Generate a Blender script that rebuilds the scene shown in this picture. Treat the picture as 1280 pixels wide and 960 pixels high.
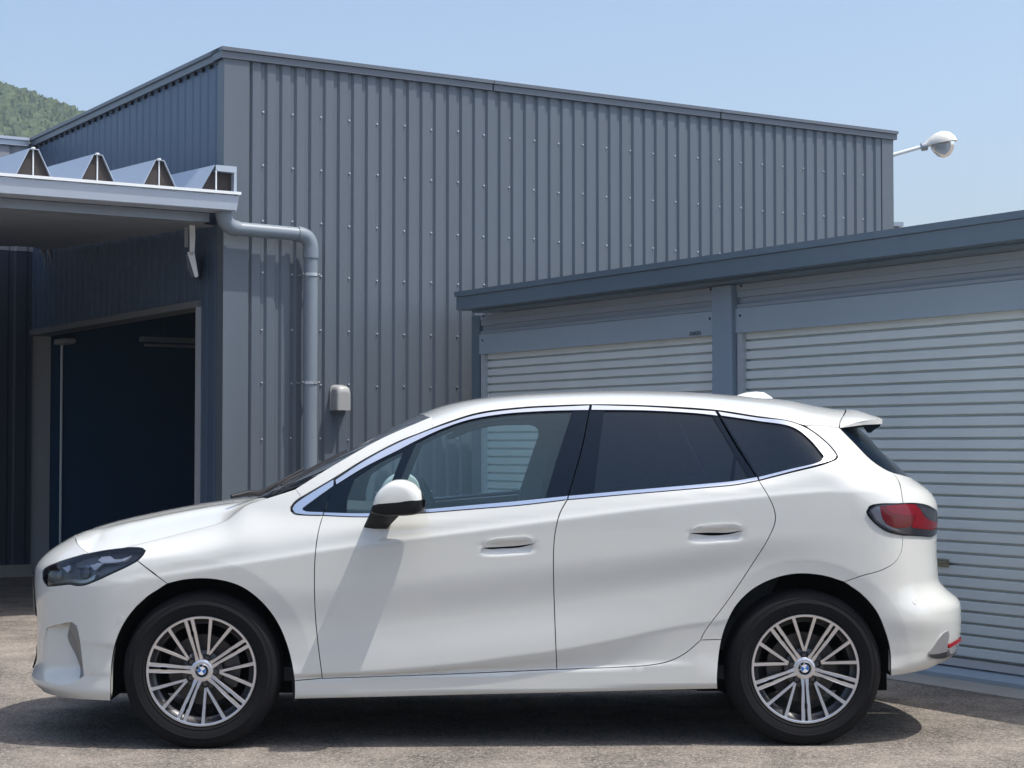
import bpy, bmesh, math, random
import numpy as np
from mathutils import Vector, geometry, noise

random.seed(7)
SC = bpy.context.scene
COL = SC.collection
for _o in list(bpy.data.objects):
    bpy.data.objects.remove(_o)

# ------------------------------------------------------------------ camera
F_PX = 2246.0                      # focal length in photo pixels (photo is 1280 wide)
HORIZON = 557.0
CAM_H = 1.3306
PITCH = math.atan((HORIZON - 480.0) / F_PX)
cam_d = bpy.data.cameras.new('camera')
cam = bpy.data.objects.new('camera', cam_d)
COL.objects.link(cam)
cam_d.sensor_width = 36.0
cam_d.lens = F_PX / 1280.0 * 36.0
cam_d.clip_start = 0.05
cam_d.clip_end = 3000.0
cam.location = (0, 0, CAM_H)
cam.rotation_euler = (math.pi / 2 + PITCH, 0, 0)
SC.camera = cam

# ------------------------------------------------------------------ light
SUN = Vector((0.43, -0.135, 1.0)).normalized()
SUN_EL = math.asin(SUN.z)
SUN_AZ = math.atan2(SUN.x, SUN.y)      # clockwise from +Y
w = bpy.data.worlds.new('World')
SC.world = w
w.use_nodes = True
nt = w.node_tree
sky = nt.nodes.new('ShaderNodeTexSky')
sky.sky_type = 'NISHITA'
sky.sun_disc = False
sky.sun_elevation = SUN_EL
sky.sun_rotation = SUN_AZ
sky.altitude = 0.0
sky.air_density = 1.0
sky.dust_density = 3.2
sky.ozone_density = 1.6
bg = nt.nodes['Background']
bg.inputs['Strength'].default_value = 0.145
nt.links.new(sky.outputs['Color'], bg.inputs['Color'])
sd = bpy.data.lights.new('sun', 'SUN')
sd.energy = 2.9
sd.angle = math.radians(0.53)
sd.color = (1.0, 0.955, 0.89)
sun = bpy.data.objects.new('sun', sd)
COL.objects.link(sun)
sun.location = (20, -6, 40)
sun.rotation_euler = SUN.to_track_quat('Z', 'Y').to_euler()

SC.view_settings.view_transform = 'Standard'
SC.view_settings.look = 'None'
SC.view_settings.exposure = 0.56
SC.view_settings.gamma = 1.0
SC.view_settings.use_curve_mapping = False
SC.render.engine = 'CYCLES'
SC.cycles.max_bounces = 10
SC.cycles.transparent_max_bounces = 16
SC.cycles.caustics_reflective = False
SC.cycles.caustics_refractive = False

# ------------------------------------------------------------------ survey helpers (photo pixel -> ray)
CT, ST = math.cos(PITCH), math.sin(PITCH)


def ray(px, py):
    u = (px - 640.0) / F_PX
    v = (480.0 - py) / F_PX
    return np.array([u, CT - v * ST, ST + v * CT])


CAM = np.array([0.0, 0.0, CAM_H])


def on_plane(px, py, p0, n):
    d = ray(px, py)
    t = np.dot(np.asarray(p0) - CAM, n) / np.dot(d, n)
    return CAM + d * t


def on_ground(px, py, z=0.0):
    return on_plane(px, py, (0, 0, z), np.array([0, 0, 1.0]))


def at_depth(px, py, y):
    return on_plane(px, py, (0, y, 0), np.array([0, 1.0, 0]))


# ------------------------------------------------------------------ materials
def mat(name, col, rough=0.5, metal=0.0, coat=0.0, coat_rough=0.03, spec=0.5, var=0.0, vscale=4.0,
        bump=0.0, bscale=60.0, emis=None, coat_ior=1.5, streak=1.0):
    m = bpy.data.materials.new(name)
    m.use_nodes = True
    n = m.node_tree
    b = n.nodes['Principled BSDF']
    b.inputs['Base Color'].default_value = (*col, 1)
    b.inputs['Roughness'].default_value = rough
    b.inputs['Metallic'].default_value = metal
    b.inputs['Coat Weight'].default_value = coat
    b.inputs['Coat Roughness'].default_value = coat_rough
    b.inputs['Specular IOR Level'].default_value = spec
    b.inputs['Coat IOR'].default_value = coat_ior
    tc = n.nodes.new('ShaderNodeTexCoord')
    if var > 0:
        nz = n.nodes.new('ShaderNodeTexNoise')
        nz.inputs['Scale'].default_value = vscale
        nz.inputs['Detail'].default_value = 6
        nz.inputs['Roughness'].default_value = 0.62
        mp = n.nodes.new('ShaderNodeMapping')
        mp.inputs['Scale'].default_value = (1, 1, streak)
        n.links.new(tc.outputs['Object'], mp.inputs['Vector'])
        n.links.new(mp.outputs['Vector'], nz.inputs['Vector'])
        mx = n.nodes.new('ShaderNodeMix')
        mx.data_type = 'RGBA'
        mx.inputs['A'].default_value = (*[c * (1 - var) for c in col], 1)
        mx.inputs['B'].default_value = (*[min(1, c * (1 + var)) for c in col], 1)
        n.links.new(nz.outputs['Fac'], mx.inputs['Factor'])
        n.links.new(mx.outputs['Result'], b.inputs['Base Color'])
        mr = n.nodes.new('ShaderNodeMapRange')
        mr.inputs['To Min'].default_value = max(0.0, rough - 0.12 * (var > 0.03))
        mr.inputs['To Max'].default_value = min(1.0, rough + 0.12 * (var > 0.03))
        n.links.new(nz.outputs['Fac'], mr.inputs['Value'])
        n.links.new(mr.outputs['Result'], b.inputs['Roughness'])
    if bump > 0:
        nb = n.nodes.new('ShaderNodeTexNoise')
        nb.inputs['Scale'].default_value = bscale
        nb.inputs['Detail'].default_value = 4
        n.links.new(tc.outputs['Object'], nb.inputs['Vector'])
        bp = n.nodes.new('ShaderNodeBump')
        bp.inputs['Strength'].default_value = bump
        bp.inputs['Distance'].default_value = 0.01
        n.links.new(nb.outputs['Fac'], bp.inputs['Height'])
        n.links.new(bp.outputs['Normal'], b.inputs['Normal'])
    if emis:
        b.inputs['Emission Color'].default_value = (*emis, 1)
        b.inputs['Emission Strength'].default_value = 1.0
    return m


def glass_mat(name, tint, ior=1.5, rough=0.0, solid=None, solid_fac=0.0):
    """Thin pane: Fresnel mix of a tinted transparency and a mirror reflection."""
    m = bpy.data.materials.new(name)
    m.use_nodes = True
    n = m.node_tree
    n.nodes.clear()
    out = n.nodes.new('ShaderNodeOutputMaterial')
    tr = n.nodes.new('ShaderNodeBsdfTransparent')
    tr.inputs['Color'].default_value = (*tint, 1)
    gl = n.nodes.new('ShaderNodeBsdfGlossy')
    gl.inputs['Roughness'].default_value = rough
    gl.inputs['Color'].default_value = (1, 1, 1, 1)
    fr = n.nodes.new('ShaderNodeFresnel')
    fr.inputs['IOR'].default_value = ior
    mx = n.nodes.new('ShaderNodeMixShader')
    n.links.new(fr.outputs['Fac'], mx.inputs['Fac'])
    last = tr
    if solid:
        df = n.nodes.new('ShaderNodeBsdfDiffuse')
        df.inputs['Color'].default_value = (*solid, 1)
        m2 = n.nodes.new('ShaderNodeMixShader')
        m2.inputs['Fac'].default_value = solid_fac
        n.links.new(tr.outputs['BSDF'], m2.inputs[1])
        n.links.new(df.outputs['BSDF'], m2.inputs[2])
        last = m2
    n.links.new(last.outputs[0], mx.inputs[1])
    n.links.new(gl.outputs['BSDF'], mx.inputs[2])
    n.links.new(mx.outputs[0], out.inputs['Surface'])
    return m


M = {}
M['paint'] = mat('white_paint', (0.665, 0.68, 0.645), 0.45, spec=0.3, coat=1.0, coat_rough=0.015, coat_ior=1.75, var=0.008, vscale=1.3)
M['black_gloss'] = mat('black_gloss', (0.004, 0.010, 0.020), 0.16, spec=0.22)
M['black_plastic'] = mat('black_plastic', (0.007, 0.008, 0.010), 0.45, spec=0.25, bump=0.08, bscale=500)
M['dark_void'] = mat('dark_liner', (0.005, 0.005, 0.006), 0.95, spec=0.1)
M['seal'] = mat('rubber_seal', (0.012, 0.012, 0.014), 0.5)
M['chrome'] = mat('satin_chrome', (0.80, 0.83, 0.87), 0.22, metal=1.0)
M['silver'] = mat('satin_silver', (0.24, 0.235, 0.228), 0.40, metal=0.3, var=0.03, vscale=20)
M['tyre'] = mat('tyre_rubber', (0.0105, 0.0108, 0.0125), 0.80, spec=0.18, var=0.22, vscale=9, bump=0.12, bscale=220)
M['rim_face'] = mat('machined_alloy', (0.80, 0.80, 0.82), 0.33, metal=1.0, var=0.02, vscale=30)
M['rim_dark'] = mat('rim_grey_paint', (0.055, 0.057, 0.062), 0.35, metal=0.3, coat=0.4)
M['brake'] = mat('brake_steel', (0.085, 0.08, 0.078), 0.45, metal=0.8, var=0.2, vscale=18)
M['glass_front'] = glass_mat('tinted_glass', (0.80, 0.95, 0.96), solid=(0.13, 0.25, 0.32), solid_fac=0.12)
M['glass_dark'] = glass_mat('privacy_glass', (0.040, 0.075, 0.120), ior=1.48, solid=(0.006, 0.018, 0.036), solid_fac=0.6)
M['glass_screen'] = glass_mat('windscreen_glass', (0.62, 0.76, 0.72))
M['clear'] = glass_mat('clear_lens', (0.93, 0.95, 0.97), ior=1.5)
M['tail_lens'] = glass_mat('tail_lens', (0.97, 0.93, 0.93), ior=1.33)
M['red_lens'] = glass_mat('red_lens', (0.65, 0.02, 0.035), solid=(0.55, 0.01, 0.025), solid_fac=0.5)
M['red_solid'] = mat('red_reflector', (0.42, 0.004, 0.012), 0.25)
M['red_bright'] = mat('bright_red_reflector', (0.66, 0.006, 0.028), 0.25)
M['lamp_dark'] = mat('lamp_housing', (0.085, 0.095, 0.115), 0.22, coat=0.6)
M['lamp_grey'] = mat('lamp_grey', (0.42, 0.45, 0.50), 0.22, metal=0.7)
M['lamp_light'] = mat('light_guide', (0.88, 0.91, 0.97), 0.18, coat=0.5)
M['interior'] = mat('interior_trim', (0.045, 0.05, 0.055), 0.75)
M['interior_light'] = mat('roof_lining', (0.30, 0.34, 0.35), 0.9)
M['seat'] = mat('seat_fabric', (0.035, 0.04, 0.045), 0.85, bump=0.2, bscale=120)
M['blue'] = mat('badge_blue', (0.02, 0.16, 0.50), 0.2, coat=1)
M['white'] = mat('badge_white', (0.82, 0.84, 0.86), 0.25, coat=1)
M['mirror'] = mat('mirror_glass', (0.85, 0.9, 0.92), 0.02, metal=1.0)
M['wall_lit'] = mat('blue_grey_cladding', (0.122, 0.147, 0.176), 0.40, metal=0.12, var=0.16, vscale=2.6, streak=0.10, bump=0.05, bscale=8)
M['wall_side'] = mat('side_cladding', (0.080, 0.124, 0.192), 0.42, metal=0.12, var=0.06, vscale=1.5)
M['trim'] = mat('roof_flashing', (0.135, 0.155, 0.185), 0.34, metal=0.2, var=0.06, vscale=2)
M['screw'] = mat('screw_steel', (0.62, 0.64, 0.67), 0.3, metal=0.7)
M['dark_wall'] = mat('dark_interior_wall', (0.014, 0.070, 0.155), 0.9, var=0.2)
M['door_frame'] = mat('door_frame_steel', (0.40, 0.42, 0.44), 0.55, var=0.08, vscale=5)
M['galv'] = mat('galvanised_roof', (0.46, 0.52, 0.60), 0.38, metal=0.35, var=0.10, vscale=3)
M['galv_beam'] = mat('galvanised_beam', (0.30, 0.34, 0.39), 0.5, metal=0.3, var=0.16, vscale=4)
M['fascia'] = mat('gutter_grey', (0.50, 0.56, 0.65), 0.45, metal=0.1, var=0.06, vscale=3)
M['felt'] = mat('soffit_felt', (0.25, 0.285, 0.34), 0.95, var=0.08, vscale=6, bump=0.4, bscale=90)
M['brown'] = mat('ridge_infill', (0.055, 0.046, 0.044), 0.9, var=0.2, vscale=8)
M['pvc'] = mat('grey_pvc', (0.205, 0.245, 0.285), 0.35, var=0.06, vscale=4)
M['door_head'] = mat('door_head_steel', (0.17, 0.185, 0.20), 0.55, var=0.08, vscale=5)
M['hood'] = mat('vent_grey', (0.36, 0.365, 0.36), 0.42, var=0.05, vscale=12)
M['white_metal'] = mat('white_metal', (0.82, 0.86, 0.87), 0.35, var=0.04, vscale=9)
M['slat'] = mat('shutter_paint', (0.66, 0.715, 0.71), 0.48, var=0.10, vscale=2.6, streak=0.25, bump=0.03, bscale=14)
M['g_blue'] = mat('garage_blue_grey', (0.330, 0.410, 0.480), 0.42, var=0.05, vscale=2, coat=0.1)
M['g_post'] = mat('garage_post', (0.25, 0.32, 0.40), 0.42, var=0.05, vscale=2, coat=0.1)
M['silver_light'] = mat('light_satin_silver', (0.40, 0.40, 0.40), 0.36, metal=0.4)
M['g_fascia'] = mat('garage_roof_fascia', (0.112, 0.160, 0.205), 0.34, var=0.06, vscale=2, coat=0.25)
M['g_frieze'] = mat('garage_frieze', (0.29, 0.345, 0.41), 0.5, var=0.05, vscale=2)
M['g_rail'] = mat('aluminium_rail', (0.60, 0.63, 0.67), 0.35, metal=0.5)
M['ink'] = mat('black_print', (0.012, 0.015, 0.022), 0.5)
M['brass'] = mat('brass_handle', (0.30, 0.285, 0.20), 0.4, metal=0.6)
M['lamp_cap'] = mat('lamp_cap', (0.74, 0.73, 0.66), 0.4, var=0.05)
M['lamp_bowl'] = glass_mat('lamp_bowl', (0.62, 0.66, 0.70), rough=0.15, solid=(0.55, 0.58, 0.60), solid_fac=0.45)
M['wing_shaded'] = mat('wing_cladding_shaded', (0.030, 0.046, 0.075), 0.5, var=0.08)  # wing tone with the canopy's shade put into the colour
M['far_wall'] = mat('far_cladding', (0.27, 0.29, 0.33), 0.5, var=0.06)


def asphalt():
    m = bpy.data.materials.new('asphalt')
    m.use_nodes = True
    n = m.node_tree
    b = n.nodes['Principled BSDF']
    b.inputs['Roughness'].default_value = 0.93
    b.inputs['Specular IOR Level'].default_value = 0.25
    tc = n.nodes.new('ShaderNodeTexCoord')

    def nz(scale, det=5, rough=0.6):
        t = n.nodes.new('ShaderNodeTexNoise')
        t.inputs['Scale'].default_value = scale
        t.inputs['Detail'].default_value = det
        t.inputs['Roughness'].default_value = rough
        n.links.new(tc.outputs['Object'], t.inputs['Vector'])
        return t

    def ramp(src, p0, c0, p1, c1):
        r = n.nodes.new('ShaderNodeValToRGB')
        r.color_ramp.elements[0].position = p0
        r.color_ramp.elements[0].color = (*c0, 1)
        r.color_ramp.elements[1].position = p1
        r.color_ramp.elements[1].color = (*c1, 1)
        n.links.new(src, r.inputs['Fac'])
        return r.outputs['Color']

    def mix(a, bb, fac, mode='MIX'):
        x = n.nodes.new('ShaderNodeMix')
        x.data_type = 'RGBA'
        x.blend_type = mode
        for s, k in ((a, 'A'), (bb, 'B'), (fac, 'Factor')):
            if isinstance(s, (tuple, float)):
                x.inputs[k].default_value = (*s, 1) if isinstance(s, tuple) else s
            else:
                n.links.new(s, x.inputs[k])
        return x.outputs['Result']

    vor = n.nodes.new('ShaderNodeTexVoronoi')
    vor.inputs['Scale'].default_value = 120
    n.links.new(tc.outputs['Object'], vor.inputs['Vector'])
    stone = n.nodes.new('ShaderNodeSeparateColor')
    n.links.new(vor.outputs['Color'], stone.inputs['Color'])
    base = ramp(stone.outputs[0], 0.0, (0.105, 0.098, 0.093), 1.0, (0.36, 0.335, 0.31))
    edge = ramp(vor.outputs['Distance'], 0.25, (1, 1, 1), 0.75, (0.45, 0.45, 0.45))
    base = mix(base, edge, 1.0, 'MULTIPLY')
    fine = ramp(nz(38, 5).outputs['Fac'], 0.35, (0.60, 0.59, 0.58), 0.68, (1.25, 1.23, 1.19))
    base = mix(base, fine, 1.0, 'MULTIPLY')
    v2 = n.nodes.new('ShaderNodeTexVoronoi')
    v2.inputs['Scale'].default_value = 85
    n.links.new(tc.outputs['Object'], v2.inputs['Vector'])
    s2 = n.nodes.new('ShaderNodeSeparateColor')
    n.links.new(v2.outputs['Color'], s2.inputs['Color'])
    chip = ramp(s2.outputs[1], 0.0, (0.62, 0.61, 0.60), 1.0, (1.42, 1.40, 1.36))
    base = mix(base, chip, 0.8, 'MULTIPLY')
    # pale dust swept over the surface
    dust_f = ramp(nz(2.3, 9, 0.74).outputs['Fac'], 0.40, (.10, .10, .10), 0.74, (.85, .85, .85))
    base = mix(base, (0.40, 0.355, 0.305), dust_f)
    grain = ramp(nz(90, 3).outputs['Fac'], 0.38, (0.72, 0.72, 0.72), 0.62, (1.16, 1.16, 1.16))
    base = mix(base, grain, 0.85, 'MULTIPLY')
    base = mix(base, chip, 0.22, 'MULTIPLY')
    stain = ramp(nz(0.55, 6, 0.6).outputs['Fac'], 0.36, (0.86, 0.86, 0.87), 0.60, (1.02, 1.02, 1.02))
    base = mix(base, stain, 0.8, 'MULTIPLY')
    n.links.new(base, b.inputs['Base Color'])
    bp = n.nodes.new('ShaderNodeBump')
    bp.inputs['Strength'].default_value = 0.55
    bp.inputs['Distance'].default_value = 0.006
    n.links.new(vor.outputs['Distance'], bp.inputs['Height'])
    bp2 = n.nodes.new('ShaderNodeBump')
    bp2.inputs['Strength'].default_value = 0.5
    bp2.inputs['Distance'].default_value = 0.02
    n.links.new(nz(30, 6).outputs['Fac'], bp2.inputs['Height'])
    n.links.new(bp.outputs['Normal'], bp2.inputs['Normal'])
    n.links.new(bp2.outputs['Normal'], b.inputs['Normal'])
    return m


M['asphalt'] = asphalt()
M['concrete'] = mat('concrete', (0.36, 0.345, 0.31), 0.9, var=0.22, vscale=5, bump=0.35, bscale=70)
M['hill'] = mat('hill_soil', (0.05, 0.07, 0.03), 1.0)


def foliage():
    m = bpy.data.materials.new('hill_foliage')
    m.use_nodes = True
    n = m.node_tree
    b = n.nodes['Principled BSDF']
    b.inputs['Roughness'].default_value = 0.8
    b.inputs['Specular IOR Level'].default_value = 0.15
    at = n.nodes.new('ShaderNodeAttribute')
    at.attribute_name = 'leaf_tint'
    r = n.nodes.new('ShaderNodeValToRGB')
    r.color_ramp.elements[0].color = (0.036, 0.062, 0.040, 1)
    r.color_ramp.elements[1].color = (0.092, 0.122, 0.058, 1)
    n.links.new(at.outputs['Fac'], r.inputs['Fac'])
    n.links.new(r.outputs['Color'], b.inputs['Base Color'])
    return m


M['foliage'] = foliage()


# ------------------------------------------------------------------ object helpers
def link(name, me, parent=None, mats=()):
    o = bpy.data.objects.new(name, me)
    COL.objects.link(o)
    for m in mats:
        if me is not None:
            me.materials.append(m)
    if parent is not None:
        o.parent = parent
    return o


def thing(name, label, cat, loc=(0, 0, 0), rotz=0.0, group=None):
    o = bpy.data.objects.new(name, None)
    COL.objects.link(o)
    o.location = loc
    o.rotation_euler = (0, 0, rotz)
    o['label'] = label
    o['category'] = cat
    if group:
        o['group'] = group
    return o


class MB:
    """Collects shapes and links them as one mesh object."""

    def __init__(self):
        self.v = []
        self.f = []
        self.mi = []

    def quad(self, a, b, c, d, mi=0):
        i = len(self.v)
        self.v += [tuple(a), tuple(b), tuple(c), tuple(d)]
        self.f.append((i, i + 1, i + 2, i + 3))
        self.mi.append(mi)
        return self

    def poly(self, pts, mi=0):
        i = len(self.v)
        self.v += [tuple(p) for p in pts]
        self.f.append(tuple(range(i, i + len(pts))))
        self.mi.append(mi)
        return self

    def hexa(self, p, mi=0):
        """p: 4 bottom + 4 top points, same winding"""
        i = len(self.v)
        self.v += [tuple(q) for q in p]
        for f in ((3, 2, 1, 0), (4, 5, 6, 7), (0, 1, 5, 4), (1, 2, 6, 5), (2, 3, 7, 6), (3, 0, 4, 7)):
            self.f.append(tuple(i + k for k in f))
            self.mi.append(mi)
        return self

    def prism(self, outline, e0, e1, mi=0):
        """outline: list of 3D points; extruded from +e0 to +e1 (vectors)"""
        e0 = np.asarray(e0, float)
        e1 = np.asarray(e1, float)
        n = len(outline)
        i = len(self.v)
        self.v += [tuple(np.asarray(p) + e0) for p in outline] + [tuple(np.asarray(p) + e1) for p in outline]
        self.f.append(tuple(i + k for k in range(n))[::-1])
        self.f.append(tuple(i + n + k for k in range(n)))
        self.mi += [mi, mi]
        for k in range(n):
            self.f.append((i + k, i + (k + 1) % n, i + n + (k + 1) % n, i + n + k))
            self.mi.append(mi)
        return self

    def tube(self, path, r, seg=12, cap=True, mi=0):
        path = [Vector(p) for p in path]
        rs = r if isinstance(r, (list, tuple)) else [r] * len(path)
        base = len(self.v)
        up = None
        for k, p in enumerate(path):
            if k == 0:
                d = path[1] - p
            elif k == len(path) - 1:
                d = p - path[k - 1]
            else:
                d = (path[k + 1] - p).normalized() + (p - path[k - 1]).normalized()
            d.normalize()
            if up is None:
                up = d.orthogonal().normalized()
            up = (up - d * up.dot(d))
            if up.length < 1e-6:
                up = d.orthogonal()
            up.normalize()
            s = d.cross(up)
            for j in range(seg):
                a = 2 * math.pi * j / seg
                self.v.append(tuple(p + (up * math.cos(a) + s * math.sin(a)) * rs[k]))
        for k in range(len(path) - 1):
            for j in range(seg):
                a, b = base + k * seg + j, base + k * seg + (j + 1) % seg
                self.f.append((a, b, b + seg, a + seg))
                self.mi.append(mi)
        if cap:
            self.f.append(tuple(base + j for j in range(seg))[::-1])
            self.f.append(tuple(base + (len(path) - 1) * seg + j for j in range(seg)))
            self.mi += [mi, mi]
        return self

    def lathe(self, prof, origin, axis, seg=48, mi=0, closed=False):
        """prof: (radius, along) pairs, revolved about axis through origin"""
        ax = Vector(axis).normalized()
        e1 = ax.orthogonal().normalized()
        e2 = ax.cross(e1)
        o = Vector(origin)
        base = len(self.v)
        for r, h in prof:
            for j in range(seg):
                a = 2 * math.pi * j / seg
                self.v.append(tuple(o + ax * h + (e1 * math.cos(a) + e2 * math.sin(a)) * r))
        n = len(prof)
        for k in range(n - 1 + (1 if closed else 0)):
            k2 = (k + 1) % n
            for j in range(seg):
                j2 = (j + 1) % seg
                self.f.append((base + k * seg + j, base + k * seg + j2, base + k2 * seg + j2, base + k2 * seg + j))
                self.mi.append(mi)
        return self

    def grid(self, P, mi=0, flip=False):
        """P: array (rows, cols, 3)"""
        P = np.asarray(P, float)
        a, b = P.shape[:2]
        base = len(self.v)
        self.v += [tuple(p) for p in P.reshape(-1, 3)]
        for i in range(a - 1):
            for j in range(b - 1):
                q = (base + i * b + j, base + i * b + j + 1, base + (i + 1) * b + j + 1, base + (i + 1) * b + j)
                self.f.append(q[::-1] if flip else q)
                self.mi.append(mi)
        return self

    def mesh(self, name, mats, smooth=None, recalc=True, merge=0.0):
        me = bpy.data.meshes.new(name)
        me.from_pydata(self.v, [], self.f)
        for m in mats:
            me.materials.append(m)
        me.polygons.foreach_set('material_index', self.mi)
        if recalc or merge:
            bm = bmesh.new()
            bm.from_mesh(me)
            if merge:
                bmesh.ops.remove_doubles(bm, verts=bm.verts, dist=merge)
            if recalc:
                bmesh.ops.recalc_face_normals(bm, faces=bm.faces)
            bm.to_mesh(me)
            bm.free()
        if smooth is not None:
            me.shade_smooth()
            if smooth < 3:
                me.set_sharp_from_angle(angle=smooth)
        me.update()
        return me

    def build(self, name, mats, parent=None, smooth=None, recalc=True, merge=0.0, bevel=0.0):
        if not isinstance(mats, (list, tuple)):
            mats = [mats]
        o = link(name, self.mesh(name, mats, smooth, recalc, merge), parent)
        if bevel:
            b = o.modifiers.new('bevel', 'BEVEL')
            b.width = bevel
            b.segments = 2
            b.limit_method = 'ANGLE'
            b.angle_limit = math.radians(35)
        return o


class Frame:
    """Flat frame standing on the ground: a = along, o = out of the wall, z = up."""

    def __init__(self, origin, along, out):
        self.O = np.array([origin[0], origin[1], 0.0])
        self.A = np.array([along[0], along[1], 0.0])
        self.N = np.array([out[0], out[1], 0.0])

    def p(self, a, o, z):
        return tuple(self.O + self.A * a + self.N * o + np.array([0, 0, z]))

    def box(self, mb, a0, a1, o0, o1, z0, z1, mi=0):
        return mb.hexa([self.p(a0, o0, z0), self.p(a1, o0, z0), self.p(a1, o1, z0), self.p(a0, o1, z0),
                        self.p(a0, o0, z1), self.p(a1, o0, z1), self.p(a1, o1, z1), self.p(a0, o1, z1)], mi)

    def hit(self, px, py, o=0.0):
        """photo pixel -> (along, z) on the plane offset o"""
        q = on_plane(px, py, self.O + self.N * o, self.N)
        return float(np.dot(q - self.O, self.A)), float(q[2])


def copy_tree(o, parent=None):
    c = o.copy()
    COL.objects.link(c)
    if parent is not None:
        c.parent = parent
    for ch in [x for x in bpy.data.objects if x.parent == o]:
        copy_tree(ch, c)
    return c


# ================================================================== SETTING
gm = MB()
gm.quad((-420, -120, 0), (420, -120, 0), (420, 560, 0), (-420, 560, 0))
g = gm.build('ground', M['asphalt'], recalc=False)
g['kind'] = 'structure'

# directions of the buildings, from their vanishing points
AL = np.array([0.848, 0.530])      # along the lit wall, to the right and away
AW = np.array([-0.530, 0.848])     # along the shaded side walls, to the left and away


def corner_on_ray(p, d, px):
    """walk from p along d until the point is seen in photo column px"""
    u = (px - 640.0) / F_PX
    # horizontal depth is close to y*CT here; columns only depend on x / forward depth
    t = (u * p[1] - p[0]) / (d[0] - u * d[1])
    return np.array([p[0] + d[0] * t, p[1] + d[1] * t])


B38 = on_ground(38, 720)[:2]
CORNER = corner_on_ray(B38, -AW, 280.5)
NL = np.array([0.530, -0.848])               # outward normal of the sun-lit wall
NS = -AL                                     # outward normal of the shaded wall
LW = Frame(CORNER, AL, NL)
SW = Frame(CORNER, AW, NS)
L_SIDE = float(np.linalg.norm(B38 - CORNER))
Z_ROOF = LW.hit(281, 60)[1]
A_END = LW.hit(1112.5, 200)[0]


def corrugated(mb, fr, a0, a1, z0, z1, pitch, phase, depth=0.0185, prof=(0.150, 0.55, 0.09), mi=0, groove=False):
    """trapezoid ribs; prof = share of left slope, rib top, right slope (rest is trough)"""
    s1, tp, s2 = prof
    k0 = math.floor((a0 - phase) / pitch) - 1
    pts = []
    k = k0
    while phase + k * pitch < a1 + pitch:
        b = phase + k * pitch
        pts += [(b, 0.0), (b + s1 * pitch, depth), (b + (s1 + tp) * pitch, depth), (b + (s1 + tp + s2) * pitch, 0.0)]
        if groove:
            c = b + (s1 + tp + s2 + .045) * pitch
            pts += [(c, 0.0), (c + .008 * pitch, -.004), (c + .028 * pitch, -.004), (c + .034 * pitch, 0.0)]
        k += 1

    def interp(a):
        for (x0, y0), (x1, y1) in zip(pts, pts[1:]):
            if x0 <= a <= x1:
                return y0 + (y1 - y0) * (a - x0) / max(1e-9, x1 - x0)
        return 0.0
    q = [(a0, interp(a0))] + [p for p in pts if a0 + 1e-4 < p[0] < a1 - 1e-4] + [(a1, interp(a1))]
    for (x0, y0), (x1, y1) in zip(q, q[1:]):
        mb.quad(fr.p(x0, y0, z0), fr.p(x1, y1, z0), fr.p(x1, y1, z1), fr.p(x0, y0, z1), mi)


# ------------------------------------------------------------------ warehouse
wh = thing('warehouse', 'tall blue-grey warehouse clad in ribbed metal sheet with a dark open doorway', 'warehouse')
RIB0 = LW.hit(310.6, 400)[0]
RIB13 = LW.hit(540.6, 400)[0]
PITCH_R = (RIB13 - RIB0) / 13.0
m = MB()
corrugated(m, LW, RIB0 - PITCH_R * 0.2, A_END - 0.13, 0.0, Z_ROOF - 0.05, PITCH_R, RIB0)
m.build('front_wall', M['wall_lit'], wh, recalc=False)
# door opening in the side wall
A_D0, Z_DOOR = SW.hit(249, 384)
A_D1 = SW.hit(39, 500)[0]
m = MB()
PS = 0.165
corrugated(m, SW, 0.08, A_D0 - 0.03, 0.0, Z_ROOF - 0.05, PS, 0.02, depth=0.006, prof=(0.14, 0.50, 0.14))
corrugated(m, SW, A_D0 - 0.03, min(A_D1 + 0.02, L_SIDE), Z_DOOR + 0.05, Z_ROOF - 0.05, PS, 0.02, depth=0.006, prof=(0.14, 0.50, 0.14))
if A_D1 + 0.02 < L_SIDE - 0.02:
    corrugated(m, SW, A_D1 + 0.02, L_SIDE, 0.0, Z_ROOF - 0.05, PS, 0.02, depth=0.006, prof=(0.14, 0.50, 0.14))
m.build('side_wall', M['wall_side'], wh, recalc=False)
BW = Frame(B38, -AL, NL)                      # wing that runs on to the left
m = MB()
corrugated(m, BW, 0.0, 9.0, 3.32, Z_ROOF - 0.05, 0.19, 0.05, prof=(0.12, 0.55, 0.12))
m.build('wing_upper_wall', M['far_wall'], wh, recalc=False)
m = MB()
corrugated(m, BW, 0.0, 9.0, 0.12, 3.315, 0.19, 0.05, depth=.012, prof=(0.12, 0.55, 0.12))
m.build('wing_wall', M['wing_shaded'], wh, recalc=False)  # same wall as the upper part, its colour darkened for the canopy shade
m = MB()
BW.box(m, 0.0, 9.0, 0.0, 0.05, 0.0, 0.12)
m.build('plinth', M['concrete'], wh)
m = MB()
BW.box(m, 0.42, 0.54, 0.0, 0.06, 0.12, 2.32)
BW.box(m, 0.545, 2.6, 0.0, 0.045, 2.20, 2.32)
m.build('wing_door_frame', M['door_frame'], wh)
m = MB()
BW.box(m, 0.55, 2.6, -0.02, 0.03, 0.12, 2.195)
m.build('wing_door', M['wing_shaded'], wh)
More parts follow.
